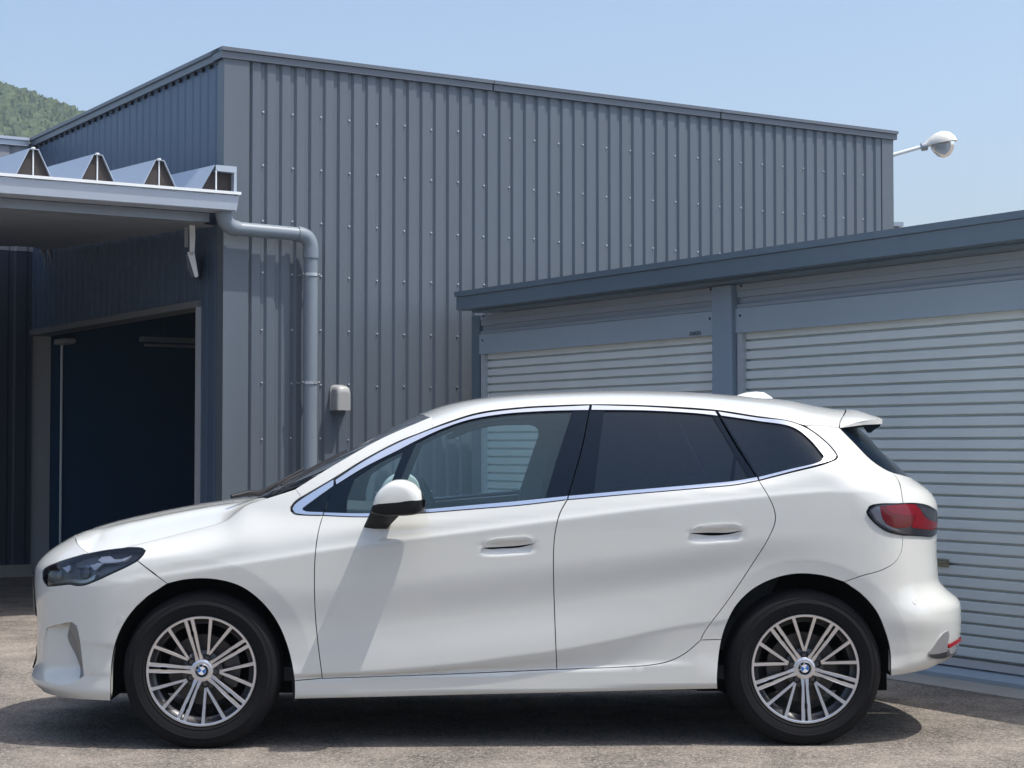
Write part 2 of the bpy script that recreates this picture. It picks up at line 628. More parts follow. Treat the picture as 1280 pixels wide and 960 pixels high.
# corner flashing
m = MB()
m.prism([LW.p(-0.028, 0.028, 0), LW.p(RIB0 - PITCH_R * 0.12, 0.028, 0), LW.p(RIB0 - PITCH_R * 0.12, 0.001, 0),
         LW.p(0.0, 0.001, 0), LW.p(0.0, -0.10, 0), LW.p(-0.028, -0.10, 0)], (0, 0, 0.02), (0, 0, Z_ROOF - 0.06))
m.build('corner_flashing', M['wall_lit'], wh)
m = MB()
LW.box(m, A_END - 0.135, A_END + 0.02, -0.10, 0.027, 0.02, Z_ROOF - 0.06)
m.build('corner_flashing', M['wall_lit'], wh)
# right-hand gable (unseen from the front) and back, so that the building is closed
m = MB()
DEPTH = 7.5
q0 = LW.p(A_END, 0, 0); q1 = LW.p(A_END, -DEPTH, 0); q2 = LW.p(-1.0, -DEPTH, 0)
for a, b in ((q0, q1), (q1, q2)):
    m.quad(a, b, (b[0], b[1], Z_ROOF - 0.05), (a[0], a[1], Z_ROOF - 0.05))
m.build('rear_wall', M['wall_lit'], wh, recalc=False)
m = MB()
LW.box(m, 0.02, A_END - 0.02, -DEPTH, -0.05, Z_ROOF - 0.30, Z_ROOF - 0.06)
BW.box(m, 0.0, 9.0, -4.0, -0.05, Z_ROOF - 0.30, Z_ROOF - 0.06)
SW.box(m, L_SIDE + .01, L_SIDE + 3.2, -7.0, -0.01, Z_ROOF - 0.30, Z_ROOF - 0.06)
m.build('roof', M['dark_wall'], wh)


def coping(mb, fr, a0, a1):
    # stepped flashing: thin cap over a deeper drip fold
    fr.box(mb, a0, a1, -0.16, 0.062, Z_ROOF - 0.030, Z_ROOF)
    fr.box(mb, a0 + 0.004, a1 - 0.004, -0.14, 0.045, Z_ROOF - 0.085, Z_ROOF - 0.032)


m = MB()
coping(m, LW, -0.062, 2.45)
coping(m, LW, 2.456, 4.95)
coping(m, LW, 4.956, A_END + 0.06)
m.build('roof_flashing', M['trim'], wh)
m = MB()
coping(m, SW, 0.0, L_SIDE)
m.build('roof_flashing', M['trim'], wh)
m = MB()
coping(m, BW, 0.066, 9.0)
m.build('roof_flashing', M['galv'], wh)
# closure teeth: dark foam plugs under the side coping where each rib meets it
m = MB()
k = 0
while 0.1 + k * PS < L_SIDE:
    SW.box(m, 0.1 + k * PS, 0.1 + k * PS + 0.045, 0.0, 0.030, Z_ROOF - 0.112, Z_ROOF - 0.087)
    k += 1
o = m.build('foam_closure', M['seal'], wh)
o['kind'] = 'stuff'
# screws on the sheet
m = MB()
rows = [LW.hit(308, yy)[1] for yy in (205.3, 273.7, 341.0, 410.7, 479.2, 548.6)]
gap = (rows[0] - rows[-1]) / 5
zs = [rows[0] + gap * 2, rows[0] + gap] + rows + [rows[-1] - gap, rows[-1] - 2 * gap]
nr = int((A_END - RIB0) / PITCH_R)
for zc in zs:
    if zc > Z_ROOF - 0.2:
        continue
    for k in [0, 1] + list(range(3, nr + 1, 2)):
        a = RIB0 + k * PITCH_R - 0.10 * PITCH_R
        c = LW.p(a + random.uniform(-.004, .004), 0.0, zc + random.uniform(-.008, .008))
        m.lathe([(0.0085, 0.002), (0.0085, 0.005), (0.005, 0.006), (0.005, 0.011), (0.0, 0.012)], c, (*NL, 0), seg=7)
o = m.build('screw', M['screw'], wh, recalc=False)
o['kind'] = 'stuff'
# doorway: frame, reveal, rail, dark lining
m = MB()
SW.box(m, A_D0 - 0.045, A_D1 + 0.02, -0.18, 0.03, Z_DOOR, Z_DOOR + 0.055)
m.build('door_header', M['door_head'], wh)
m = MB()
SW.box(m, A_D0 - 0.045, A_D0 - 0.001, -0.16, 0.032, 0.0, Z_DOOR - 0.002)
m.build('door_frame', M['door_frame'], wh)
m = MB()
SW.box(m, A_D1, A_D1 + 0.04, -0.20, 0.028, 0.0, Z_DOOR - 0.002)
m.build('door_jamb', M['door_frame'], wh)
m = MB()
pr = SW.p(A_D1 - 0.05, -0.30, 0)
m.tube([(pr[0], pr[1], 0.02), (pr[0], pr[1], Z_DOOR - 0.08)], 0.013, 10)
m.build('door_rail', M['white_metal'], wh, smooth=1.0)
m = MB()
SW.box(m, A_D1 - 0.34, A_D1 - 0.02, -0.36, -0.22, Z_DOOR - 0.09, Z_DOOR - 0.03)
m.build('rail_bracket', M['door_frame'], wh, bevel=0.02)
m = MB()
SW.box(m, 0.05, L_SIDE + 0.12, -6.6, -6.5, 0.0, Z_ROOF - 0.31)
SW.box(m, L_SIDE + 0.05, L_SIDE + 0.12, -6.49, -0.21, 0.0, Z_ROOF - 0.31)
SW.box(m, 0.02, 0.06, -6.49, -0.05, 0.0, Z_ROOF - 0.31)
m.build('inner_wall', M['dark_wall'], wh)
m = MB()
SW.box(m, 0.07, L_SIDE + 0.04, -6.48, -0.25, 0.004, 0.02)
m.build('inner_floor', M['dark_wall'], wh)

# strip light hanging inside the doorway
lp = at_depth(176, 427, 17.6)
e = np.array([AL[0], AL[1], 0])
st = thing('strip_light', 'unlit fluorescent strip light hanging inside the dark doorway', 'strip light', tuple(lp))
m = MB()
m.hexa([(x * AL[0] - y * AL[1], x * AL[1] + y * AL[0], z) for z in (0.0, 0.05) for x, y in ((0, -.06), (1.25, -.06), (1.25, .06), (0, .06))])
m.build('housing', M['pvc'], st, bevel=0.01)
m = MB()
m.tube([(0.04 * AL[0], 0.04 * AL[1], -0.03), (1.21 * AL[0], 1.21 * AL[1], -0.03)], 0.018, 10)
m.build('tube', M['galv_beam'], st, smooth=1.0)
m = MB()
for x in (0.2, 1.05):
    m.tube([(x * AL[0], x * AL[1], 0.05), (x * AL[0], x * AL[1], Z_ROOF - 0.31 - lp[2])], 0.006, 6)
m.build('hanger', M['seal'], st)

# vent hood on the lit wall
a0, z0 = LW.hit(413.5, 513, 0.03)
a1, z1 = LW.hit(437, 482, 0.10)
vh = thing('vent_hood', 'small grey domed vent hood on the ribbed warehouse wall beside the downpipe', 'vent hood', LW.p((a0 + a1) / 2, 0, z0))
vh.rotation_euler = (0, 0, math.atan2(AL[1], AL[0]))
hw, hh = (a1 - a0) / 2 + 0.006, z1 - z0
m = MB()
prof = [(-1, 0.0), (-1, 0.55), (-0.97, 0.80), (-0.85, 0.94), (-0.55, 1.0), (0, 1.01), (0.55, 1.0), (0.85, 0.94), (0.97, 0.80), (1, 0.55), (1, 0.0)]
rings = []
for dep, sx, sz in ((0.022, 1.03, 1.03), (0.034, 1.03, 1.03), (0.036, 0.93, 0.99), (0.09, 0.90, 0.985), (0.118, 0.87, 0.95), (0.134, 0.80, 0.86), (0.139, 0.66, 0.72)):
    rings.append([(hw * sx * x, -dep, hh * sz * z) for x, z in prof])
m.grid(rings)
m.poly(rings[-1])
m.build('hood_shell', M['hood'], vh, smooth=0.8)
m = MB()
m.hexa([(-hw * .84, -.034, .004), (hw * .84, -.034, .004), (hw * .84, -.12, .004), (-hw * .84, -.12, .004),
        (-hw * .84, -.034, .012), (hw * .84, -.034, .012), (hw * .84, -.12, .012), (-hw * .84, -.12, .012)])
m.build('mesh_screen', M['dark_void'], vh)

# ------------------------------------------------------------------ canopy with folded-plate roof
cn = thing('canopy', 'open canopy with zig-zag folded metal roof and grey gutter beside the warehouse', 'canopy')
GO0, GO1 = 0.06, 0.27                          # gutter, out from the plane of the lit wall
A_G, ZG1 = LW.hit(299, 240.5, GO1)
ZG0 = LW.hit(297, 263.5, GO1)[1]
A_L = -8.5
m = MB()
LW.box(m, A_L, A_G - 0.012, GO0, GO1 - 0.02, ZG0, ZG1 - 0.025)
# slightly flared face
m.hexa([LW.p(A_L, GO1 - 0.018, ZG0 + 0.004), LW.p(A_G - 0.02, GO1 - 0.018, ZG0 + 0.004), LW.p(A_G - 0.02, GO1 - 0.002, ZG0 + 0.004), LW.p(A_L, GO1 - 0.002, ZG0 + 0.004),
        LW.p(A_L, GO1 - 0.018, ZG1 - 0.03), LW.p(A_G - 0.006, GO1 - 0.018, ZG1 - 0.03), LW.p(A_G - 0.006, GO1 + 0.014, ZG1 - 0.03), LW.p(A_L, GO1 + 0.014, ZG1 - 0.03)])
m.build('gutter', M['fascia'], cn)
m = MB()
LW.box(m, A_L, A_G + 0.006, GO1 - 0.03, GO1 + 0.028, ZG1 - 0.022, ZG1)
LW.box(m, A_G - 0.03, A_G + 0.004, GO0, GO1 - 0.032, ZG1 - 0.022, ZG1)
m.build('gutter_lip', M['white_metal'], cn)
ZB0 = LW.hit(100, 268.0, -0.02)[1]
A_B = LW.hit(262, 275, 0.05)[0]
m = MB()
LW.box(m, A_L, A_B - 0.13, -0.10, 0.05, ZB0, ZG0 - 0.004)
m.build('eave_beam', M['galv_beam'], cn)
m = MB()
LW.box(m, A_B - 0.127, A_B, -0.09, 0.046, ZB0 + 0.004, ZG0 - 0.004)
m.build('beam_end', M['galv_beam'], cn)
# folds
pk = [LW.hit(px, py, 0.19) for px, py in ((42.5, 186.5), (122.0, 193.5), (200.0, 200.0))]
PF = (pk[2][0] - pk[0][0]) / 2
ZPK = sum(p[1] for p in pk) / 3
ZV = ZG1 - 0.02
RUN, RISE = 4.6, 0.045
dY = np.array([AW[0], AW[1], 0]) * RUN + np.array([0, 0, RISE * RUN])


def fold_profile(ac):
    """from valley centre to valley centre, one wave with its top at ac"""
    return [(ac - PF * .5, ZV), (ac - PF * .30, ZV), (ac - PF * .07, ZPK), (ac + PF * .07, ZPK), (ac + PF * .30, ZV), (ac + PF * .5, ZV)]


k = 0
first = None
infill = []
while True:
    ac = pk[2][0] - k * PF
    if ac < A_L + 0.2:
        break
    if first is None:
        m = MB()
        pr = fold_profile(0.0)
        for (x0, y0), (x1, y1) in zip(pr, pr[1:]):
            A0 = np.array([AL[0] * x0, AL[1] * x0, y0]); A1 = np.array([AL[0] * x1, AL[1] * x1, y1])
            m.quad(A0, A1, A1 + dY, A0 + dY)
        fold = m.build('roof_fold', M['galv'], cn, recalc=False)
        sol = fold.modifiers.new('gauge', 'SOLIDIFY'); sol.thickness = 0.006; sol.offset = 0
        m = MB()
        r = [np.array([AL[0] * x, AL[1] * x, z]) + np.array([AW[0], AW[1], 0]) * 0.025 for x, z in ((-.285 * PF, ZV + .008), (-.066 * PF, ZPK - .008), (.066 * PF, ZPK - .008), (.285 * PF, ZV + .008))]
        m.prism(r, (0, 0, 0), (AW[0] * .02, AW[1] * .02, 0))
        fill = m.build('ridge_infill', M['brown'], fold)
        m = MB()
        c0 = np.array([NL[0] * -.02, NL[1] * -.02, 0])
        m.tube([c0 + (0, 0, ZV + .004), c0 + (0, 0, ZPK + .012)], 0.006, 8)
        m.lathe([(0.0, .012), (.014, .010), (.016, .0), (0.0, -.002)], c0 + (0, 0, ZPK + .006), (0, 0, 1), 10)
        rod = m.build('tie_bolt', M['white_metal'], fold, recalc=False)
        f = fold
        first = fold
    else:
        f = copy_tree(first, cn)
    f.location = LW.p(ac, 0.19, 0)
    k += 1
# raised verge flashing that closes the roof against the warehouse
AV0, ZV1 = LW.hit(270, 206, 0.19)
AV1 = LW.hit(296, 206, 0.19)[0]
Lv = np.array([AW[0], AW[1], 0])
m = MB()


def wp(a, z, back=0.0):
    return np.array(LW.p(a, 0.19, z)) + Lv * back + np.array([0, 0, RISE * back])


ring = [(AV0 - PF * .26, ZV + .02), (AV0 - .005, ZV1)]
m.quad(wp(*ring[0]), wp(*ring[1]), wp(*ring[1], RUN), wp(*ring[0], RUN))
m.build('verge_slope', M['galv'], cn, recalc=False)
m = MB()
m.prism([wp(AV0, ZV1 - .045), wp(AV1, ZV1 - .05), wp(AV1, ZV1), wp(AV0, ZV1)], (0, 0, 0), Lv * 0.23)
m.prism([wp(AV0, ZV1 - .045), wp(0.0 - 0.035, ZV1 - .045), wp(0.0 - 0.035, ZV1), wp(AV0, ZV1)], Lv * .232, dY)
m.prism([wp(AV1 - .022, ZV), wp(AV1, ZV), wp(AV1, ZV1 - .052), wp(AV1 - .022, ZV1 - .052)], (0, 0, 0), Lv * 0.2)
m.build('verge_flashing', M['galv'], cn)
m = MB()
m.prism([wp(AV0 - PF * .24, ZV + .01), wp(AV1 - .024, ZV + .01), wp(AV1 - .024, ZV1 - .052), wp(AV0 - .01, ZV1 - .052)], Lv * .06, Lv * .08)
m.build('ridge_infill', M['brown'], cn)
m = MB()
cc = wp(AV0 - 0.005, ZV, -.015)
m.tube([cc, cc + (0, 0, ZV1 - ZV - .05)], 0.006, 8)
m.build('tie_bolt', M['white_metal'], cn)
# soffit: sagging felt under the folds, torn at its edge
m = MB()
P = []
zs0 = ZB0 + 0.008
rs = random.Random(3)
for i in range(34):
    row = []
    t = i / 33
    for j in range(60):
        a = A_L + (0.0 - 0.04 - A_L) * j / 59
        z = zs0 + 0.005 + RISE * RUN * t + 0.006 * math.sin(a * 7 + t * 3)
        if j == 59:
            z -= 0.012 + 0.018 * rs.random()
        row.append(np.array(LW.p(a, -0.10 - (RUN - .25) * t, z)))
    P.append(row)
m.grid(P)
sf = m.build('soffit', M['felt'], cn, smooth=3.2, recalc=False)
m = MB()
q = np.array(LW.p(-0.06, -RUN + 0.15, zs0 + RISE * (RUN - .25)))
for k in range(9):
    b = q + np.array([rs.uniform(-.06, .10), rs.uniform(-.05, .05), 0.02])
    e_ = b + np.array([rs.uniform(-.05, .05), 0, -rs.uniform(.05, .22)])
    m.tube([b, (b + e_) / 2 + np.array([.015, 0, 0]), e_], [0.016, 0.011, 0.003], 5)
m.build('torn_felt', M['felt'], cn)
for a in (-2.9, -7.0):
    m = MB()
    LW.box(m, a - .06, a + .06, -RUN + .1, -RUN + .22, 0, zs0 + .1)
    m.build('canopy_post', M['galv_beam'], cn)

# floodlight under the canopy
D_F = 14.35


def fp(px, py, dd=0.0):
    return np.array(at_depth(px, py, D_F + dd))


fl = thing('floodlight', 'white bracketed floodlight hanging under the canopy above the dark doorway', 'floodlight', tuple(fp(240, 283)))
org = fp(240, 283)


def loc(pts):
    return [p - org for p in pts]


m = MB()
m.prism(loc([fp(237, 280), fp(243.5, 280), fp(244, 296), fp(243.2, 314), fp(237, 314)]), (0, 0, 0), (0, .006, 0))
m.build('bracket', M['white_metal'], fl)
m = MB()
m.prism(loc([fp(230.5, 284, .16), fp(235.5, 284, .16), fp(235, 309, .16), fp(230.5, 309, .16)]), (0, 0, 0), (0, .006, 0))
m.build('bracket', M['door_frame'], fl)
m = MB()
m.prism(loc([fp(234, 315.5), fp(242.5, 312.5), fp(248, 344.5), fp(246.5, 346.5), fp(243.5, 346.5)]), (0, -.004, 0), (0, .012, 0))
m.build('side_plate', M['white_metal'], fl, bevel=0.003)
m = MB()
m.prism(loc([fp(231, 317), fp(235.5, 316), fp(243.5, 345), fp(239, 346), fp(233.5, 334)]), (0, .012, 0), (0, .26, 0))
m.build('lamp_body', M['lamp_dark'], fl, bevel=0.006)
m = MB()
m.lathe([(0, .016), (.010, .014), (.014, .008), (.014, 0)], fp(239.5, 317.5) - org + np.array([0, -.004, 0]), (0, -1, 0), 12)
m.build('pivot_bolt', M['screw'], fl, smooth=1.0)
m = MB()
pq = fp(236, 283) - org
m.hexa([tuple(pq + np.array(v)) for v in ((-.06, -.01, .018), (.07, -.01, .018), (.07, .2, .018), (-.06, .2, .018), (-.06, -.01, .10), (.07, -.01, .10), (.07, .2, .10), (-.06, .2, .10))])
m.build('mounting_plate', M['galv_beam'], fl)

# downpipe
OP = 0.135
dp_a0, dp_z0 = LW.hit(279, 262, 0.15)
dp_a1, dp_z1 = LW.hit(388.5, 292.5, OP)
dp_h0 = LW.hit(292, 284.5, OP)[1]
RP = 0.057
dp = thing('downpipe', 'grey plastic downpipe with two elbows running down the ribbed warehouse wall', 'downpipe', LW.p(dp_a1, OP, 0))
org = np.array(LW.p(dp_a1, OP, 0))


def pl(a, o, z):
    return np.array(LW.p(a, o, z)) - org


def elbow(p_in, corner, p_out, n=9):
    return [p_in * (1 - t) ** 2 + corner * 2 * t * (1 - t) + p_out * t * t for t in np.linspace(0, 1, n)]


m = MB()
zh = dp_h0 - 0.005
m.tube(elbow(pl(dp_a0, 0.155, zh + .13), pl(dp_a0, 0.15, zh), pl(dp_a0 + .13, OP, zh - .002)), RP * 1.10, 20)
m.tube([pl(dp_a0, 0.155, zh + .12), pl(dp_a0, 0.155, ZG0 + .002)], RP * .98, 20)
m.build('elbow', M['pvc'], dp, smooth=0.8)
m = MB()
m.tube([pl(dp_a0 + .11, OP, zh - .002), pl(dp_a1 - .11, OP, zh - .012)], RP * .97, 20)
m.build('pipe', M['pvc'], dp, smooth=0.8)
m = MB()
m.tube(elbow(pl(dp_a1 - .12, OP, zh - .012), pl(dp_a1, OP, zh - .012), pl(dp_a1, OP, zh - .13)), RP * 1.10, 20)
m.tube([pl(dp_a1, OP, zh - .12), pl(dp_a1, OP, zh - .20)], RP * 1.13, 20)
m.build('elbow', M['pvc'], dp, smooth=0.8)
m = MB()
m.tube([pl(dp_a1, OP, zh - .19), pl(dp_a1, OP, 0.02)], RP, 20)
m.build('pipe', M['pvc'], dp, smooth=0.8)
for yy in (343.5, 478.5, 614):
    zc = LW.hit(389, yy, OP)[1]
    m = MB()
    m.lathe([(RP * 1.0, -.012), (RP * 1.10, -.012), (RP * 1.10, .012), (RP * 1.0, .012)], pl(dp_a1, OP, zc), (0, 0, 1), 20)
    for s in (-1, 1):
        for q in (0, 1):
            p0 = pl(dp_a1 + s * (RP + .008), OP + .01, zc)
            m.tube([p0, pl(dp_a1 + s * (RP + .02), OP + .01, zc)], .010, 6)
    m.tube([pl(dp_a1 - RP * .9, OP - .02, zc), pl(dp_a1 - RP * 1.1, .02, zc)], .006, 6)
    m.tube([pl(dp_a1 + RP * .9, OP - .02, zc), pl(dp_a1 + RP * 1.1, .02, zc)], .006, 6)
    m.build('pipe_clamp', M['screw'], dp, smooth=0.7)

# ------------------------------------------------------------------ storage garage on the right
G0 = on_ground(1153, 839.5)[:2]
GF = Frame(G0, AW, NS)                           # a grows to the left and away; o = out of the shutters
gr = thing('storage_garage', 'low prefabricated storage garage with two grey roller shutters behind the car', 'garage')
SO = 0.0


def ga(px, o=SO, py=450):
    return GF.hit(px, py, o)[0]


A_GL = ga(602)                                   # left end of the front
A_P1, A_P0 = ga(890.5, 0.05), ga(915, 0.05)      # centre post
A_GR = -3.2
Z_LB = (GF.hit(605, 444.5)[1] + GF.hit(1120, 398)[1]) / 2
Z_LT = (GF.hit(605, 420.0)[1] + GF.hit(1120, 363.5)[1]) / 2
Z_FT = GF.hit(605, 388.0)[1]
EO = 0.30                                        # eave overhang
A_EL, Z_E1 = GF.hit(570.5, 365.5, EO)
Z_E0 = GF.hit(574, 389, EO)[1]
Z_E1 = (Z_E1 + GF.hit(1278, 262, EO)[1]) / 2
Z_E0 = (Z_E0 + GF.hit(1278, 296, EO)[1]) / 2
GD = 5.2
m = MB()
GF.box(m, A_GR, A_EL, EO - .03, EO, Z_E0, Z_E1 - .044)
GF.box(m, A_EL - .03, A_EL, -GD - .1, EO - .031, Z_E0, Z_E1 - .044)
m.build('roof_fascia', M['g_fascia'], gr)
m = MB()
GF.box(m, A_GR, A_EL + .012, EO - .05, EO + .014, Z_E1 - .042, Z_E1)
GF.box(m, A_EL - .05, A_EL + .010, -GD - .1, EO - .052, Z_E1 - .042, Z_E1)
m.build('roof_lip', M['g_fascia'], gr)
m = MB()
GF.box(m, A_GR, A_EL - .034, -GD - .1, EO - .034, Z_E1 - .08, Z_E1 - .046)
m.build('roof', M['g_fascia'], gr)
m = MB()
GF.box(m, A_GR, A_EL - .034, 0.02, EO - .032, Z_E0 - .004, Z_E0 + .012)
# folded drip under the fascia, reads as a second shadowed step
GF.box(m, A_GR, A_EL - .08, 0.02, EO - .10, Z_E0 - .020, Z_E0 - .006)
m.build('eave_soffit', M['g_fascia'], gr)
# shaded end wall, posts
m = MB()
GF.box(m, A_GL + .0, A_GL + .05, -GD, -0.002, 0.05, Z_E0 - .025)
GF.box(m, A_GR, A_GL, -GD - .05, -GD, 0.05, Z_E0 - .025)
m.build('end_wall', M['g_fascia'], gr)
A_GP = ga(592)
m = MB()
GF.box(m, A_GL + 0.002, A_GP, -.10, 0.018, 0.06, Z_E0 - .022)
m.build('corner_post', M['g_fascia'], gr)
m = MB()
GF.box(m, A_P0, A_P1, -0.04, 0.055, 0.06, Z_E0 - .022)
m.build('centre_post', M['g_post'], gr, bevel=0.006)
for (x0, x1) in ((A_P1 + .002, A_GL), (A_GR, A_P0 - .002)):
    m = MB()
    GF.box(m, x0, x1, -.02, 0.022, Z_LB, Z_LT)
    m.build('lintel_panel', M['g_blue'], gr)
    m = MB()
    # frieze above the lintel: three shallow horizontal folds
    zz = [Z_LT + .003, Z_LT + .030, Z_LT + .075, Z_LT + .12, Z_E0 - .022]
    oo = [.012, -.008, .010, .004, .012]
    GF.box(m, x0, x1, -.03, oo[0], zz[0], zz[1] - .002)
    GF.box(m, x0, x1, -.03, -.012, zz[1] - .001, zz[2] - .002)
    GF.box(m, x0, x1, -.03, .006, zz[2] - .001, zz[3] - .002)
    GF.box(m, x0, x1, -.03, .012, zz[3] - .001, zz[4])
    m.build('frieze_panel', M['g_frieze'], gr)
    for xx in (x0 + .06, x1 - .05):
        for zc in (Z_LT - .05, Z_LT + .15):
            m = MB()
            m.lathe([(0, .006), (.008, .004), (.010, 0)], GF.p(xx, .022 if zc < Z_LT else .012, zc), (*NS, 0), 8)
            m.build('bolt', M['ink'], gr)
# shutters
SP = (GF.hit(1117.5, 449.3, -.03)[1] - GF.hit(1117.5, 463.0, -.03)[1])
SP = max(0.060, min(0.072, SP))
Z_SB = 0.105
n_slat = int((Z_LB - Z_SB) / SP) + 1


def slat_mesh(x0, x1):
    m = MB()
    h = SP
    pr = [(-.030, 0.0), (-.030, .0125 * h / .066), (-.0015, .0135 * h / .066), (.0005, .0165 * h / .066), (.0005, .0615 * h / .066), (-.003, .0645 * h / .066), (-.030, h - .0003)]
    for (o0, z0), (o1, z1) in zip(pr, pr[1:]):
        m.quad(GF.p(x1, o0 - .03, z0), GF.p(x0, o0 - .03, z0), GF.p(x0, o1 - .03, z1), GF.p(x1, o1 - .03, z1))
    return m.mesh('slat', [M['slat']], None, recalc=False)


def shutter(x0, x1, handle_px=None, label=None):
    sh = bpy.data.objects.new('shutter', None)
    COL.objects.link(sh)
    sh.parent = gr
    if label:
        sh['label'] = label
    me = slat_mesh(x0, x1)
    for k in range(n_slat):
        o = bpy.data.objects.new('slat', me)
        COL.objects.link(o)
        o.parent = sh
        o.location = (random.uniform(-.0012, .0012), random.uniform(-.0012, .0012), Z_SB + k * SP)
    m = MB()
    GF.box(m, x0, x1, -.05, -.012, Z_SB - .045, Z_SB - .002)
    m.build('bottom_bar', M['g_rail'], sh)
    for xx in (x0 - .045, x1):
        m = MB()
        GF.box(m, xx, xx + .045, -.06, .010, 0.06, Z_LB - .002)
        GF.box(m, xx + .012, xx + .033, .0105, .016, 0.06, Z_LB - .002)
        m.build('guide_rail', M['g_rail'], sh)
    return sh


G1L = A_GL - .05
shutter(A_P1 + .05, G1L, label='left roller shutter mostly hidden by the car')
s2 = shutter(A_GR + .1, A_P0 - .05, label='right roller shutter reaching out of the picture')
# lift handle low on the right shutter
ah, zh_ = GF.hit(1177, 703.5, -.02)
m = MB()
GF.box(m, ah - .052, ah + .052, -.031, -.022, zh_ - .024, zh_ + .024)
m.build('handle_plate', M['brass'], s2, bevel=0.004)
m = MB()
m.tube([GF.p(ah - .040, -.022, zh_ + .01), GF.p(ah - .036, .010, zh_ + .005), GF.p(ah + .036, .010, zh_ + .005), GF.p(ah + .040, -.022, zh_ + .01)], .007, 8)
m.build('handle', M['brass'], s2)
# sill
m = MB()
m.prism([GF.p(A_GR, -.10, .045), GF.p(A_GR, .0, .050), GF.p(A_GR, .125, .040), GF.p(A_GR, .135, .032), GF.p(A_GR, .135, .006), GF.p(A_GR, -.10, .006)],
        (0, 0, 0), tuple(np.array(GF.p(A_GP, 0, 0)) - np.array(GF.p(A_GR, 0, 0))))
m.build('sill', M['g_blue'], gr)
# printed maker's mark on the left lintel
ta, tz = GF.hit(862.2, 419.2, .023)
ta2 = GF.hit(876.3, 417.0, .023)[0]
fc = bpy.data.curves.new('lettering', 'FONT')
fc.body = 'DAIKEN'
fc.size = 1.0
fc.extrude = 0.0
fc.offset = 0.010
tmp = bpy.data.objects.new('lettering_tmp', fc)
COL.objects.link(tmp)
dg = bpy.context.evaluated_depsgraph_get()
me = bpy.data.meshes.new_from_object(tmp.evaluated_get(dg))
bpy.data.objects.remove(tmp)
xs = [v.co.x for v in me.vertices]
ys = [v.co.y for v in me.vertices]
wid = abs(ta - ta2)
for v in me.vertices:
    fx = (v.co.x - min(xs)) / (max(xs) - min(xs))
    fy = (v.co.y - min(ys)) / (max(ys) - min(ys))
    v.co = GF.p(ta - fx * wid, .0245, tz - .004 + fy * .028)
me.materials.clear()
link('lettering', me, gr, [M['ink']])
# concrete strip in front of the garage
m = MB()
GF.box(m, A_GR, A_GP + .1, -.2, .43, -.05, .008)
o = m.build('concrete_strip', M['concrete'])
o['kind'] = 'structure'

# ------------------------------------------------------------------ street lamp behind the warehouse
D_L = 20.5


def lp_(px, py, dd=0.0):
    return np.array(at_depth(px, py, D_L + dd))


root = lp_(1088, 205)
sl = thing('street_lamp', 'street lamp with white arm and clear bowl rising behind the warehouse roof', 'street lamp', (root[0], root[1], 0))
org = np.array([root[0], root[1], 0])
m = MB()
m.tube([(0, 0, 0), (0, 0, root[2] - .1), (0, 0, root[2])], [.07, .05, .045], 14)
m.build('pole', M['white_metal'], sl, smooth=0.8)
m = MB()
m.tube([root - org - np.array([0.0, 0, .02]), lp_(1117, 193.5) - org, lp_(1156, 182.5) - org], [.030, .024, .022], 12)
m.build('arm', M['white_metal'], sl, smooth=0.8)
m = MB()
ax = lp_(1195.5, 175) - lp_(1155, 182)
Lh = np.linalg.norm(ax)
ax = ax / Lh
upv = np.array([-ax[2], 0, ax[0]])
side = np.array([0, 1.0, 0])
b0 = lp_(1155.5, 183.2) - org
rings = []
for t, wd, ht in ((0, .045, .045), (.06, .05, .055), (.16, .085, .085), (.35, .125, .130), (.58, .150, .150), (.80, .135, .125), (.93, .09, .075), (1.0, .03, .02)):
    rg = []
    for k in range(17):
        a = math.pi * k / 16
        rg.append(b0 + ax * Lh * t + side * wd * math.cos(a) + upv * ht * math.sin(a) * 0.95)
    rings.append(rg)
m.grid(rings)
m.poly([r[0] for r in rings] + [r[-1] for r in rings[::-1]])
m.build('lamp_cap', M['lamp_cap'], sl, smooth=0.9)
m = MB()
rings = []
for t, wd, ht in ((.20, .03, .0), (.24, .075, .075), (.36, .105, .135), (.52, .12, .165), (.70, .112, .150), (.84, .08, .095), (.92, .03, .0)):
    rg = []
    for k in range(17):
        a = math.pi * k / 16
        rg.append(b0 + ax * Lh * t + side * wd * math.cos(a) - upv * (ht * math.sin(a) + .004))
    rings.append(rg)
m.grid(rings)
m.build('lamp_bowl', M['lamp_bowl'], sl, smooth=1.2)
m = MB()
m.tube([b0 + ax * Lh * .2 - upv * .03, b0 + ax * Lh * .62 - upv * .045], [.02, .035], 10)
m.build('bulb', M['white'], sl, smooth=1.0)
m = MB()
m.tube([b0 - ax * .035, b0 + ax * .03], .048, 12)
m.build('collar', M['galv_beam'], sl, smooth=0.7)

# low flat-roofed shed whose corner shows between the warehouse and the garage roof
p = at_depth(1128.5, 278, 24.0)
sh_ = thing('shed', 'pale flat roof edge of a far shed peeping over the garage roof', 'shed', (p[0] - 1.2, 24.0, 0))
m = MB()
m.hexa([(-1.2, 0, 0), (1.15, 0, 0), (1.15, 3, 0), (-1.2, 3, 0), (-1.2, 0, p[2] - .06), (1.15, 0, p[2] - .06), (1.15, 3, p[2] - .06), (-1.2, 3, p[2] - .06)])
m.build('wall', M['far_wall'], sh_)
m = MB()
m.hexa([(-1.25, -.05, p[2] - .055), (1.2, -.05, p[2] - .055), (1.2, 3.05, p[2] - .055), (-1.25, 3.05, p[2] - .055), (-1.25, -.05, p[2]), (1.2, -.05, p[2]), (1.2, 3.05, p[2]), (-1.25, 3.05, p[2])])
m.build('roof', M['galv'], sh_)

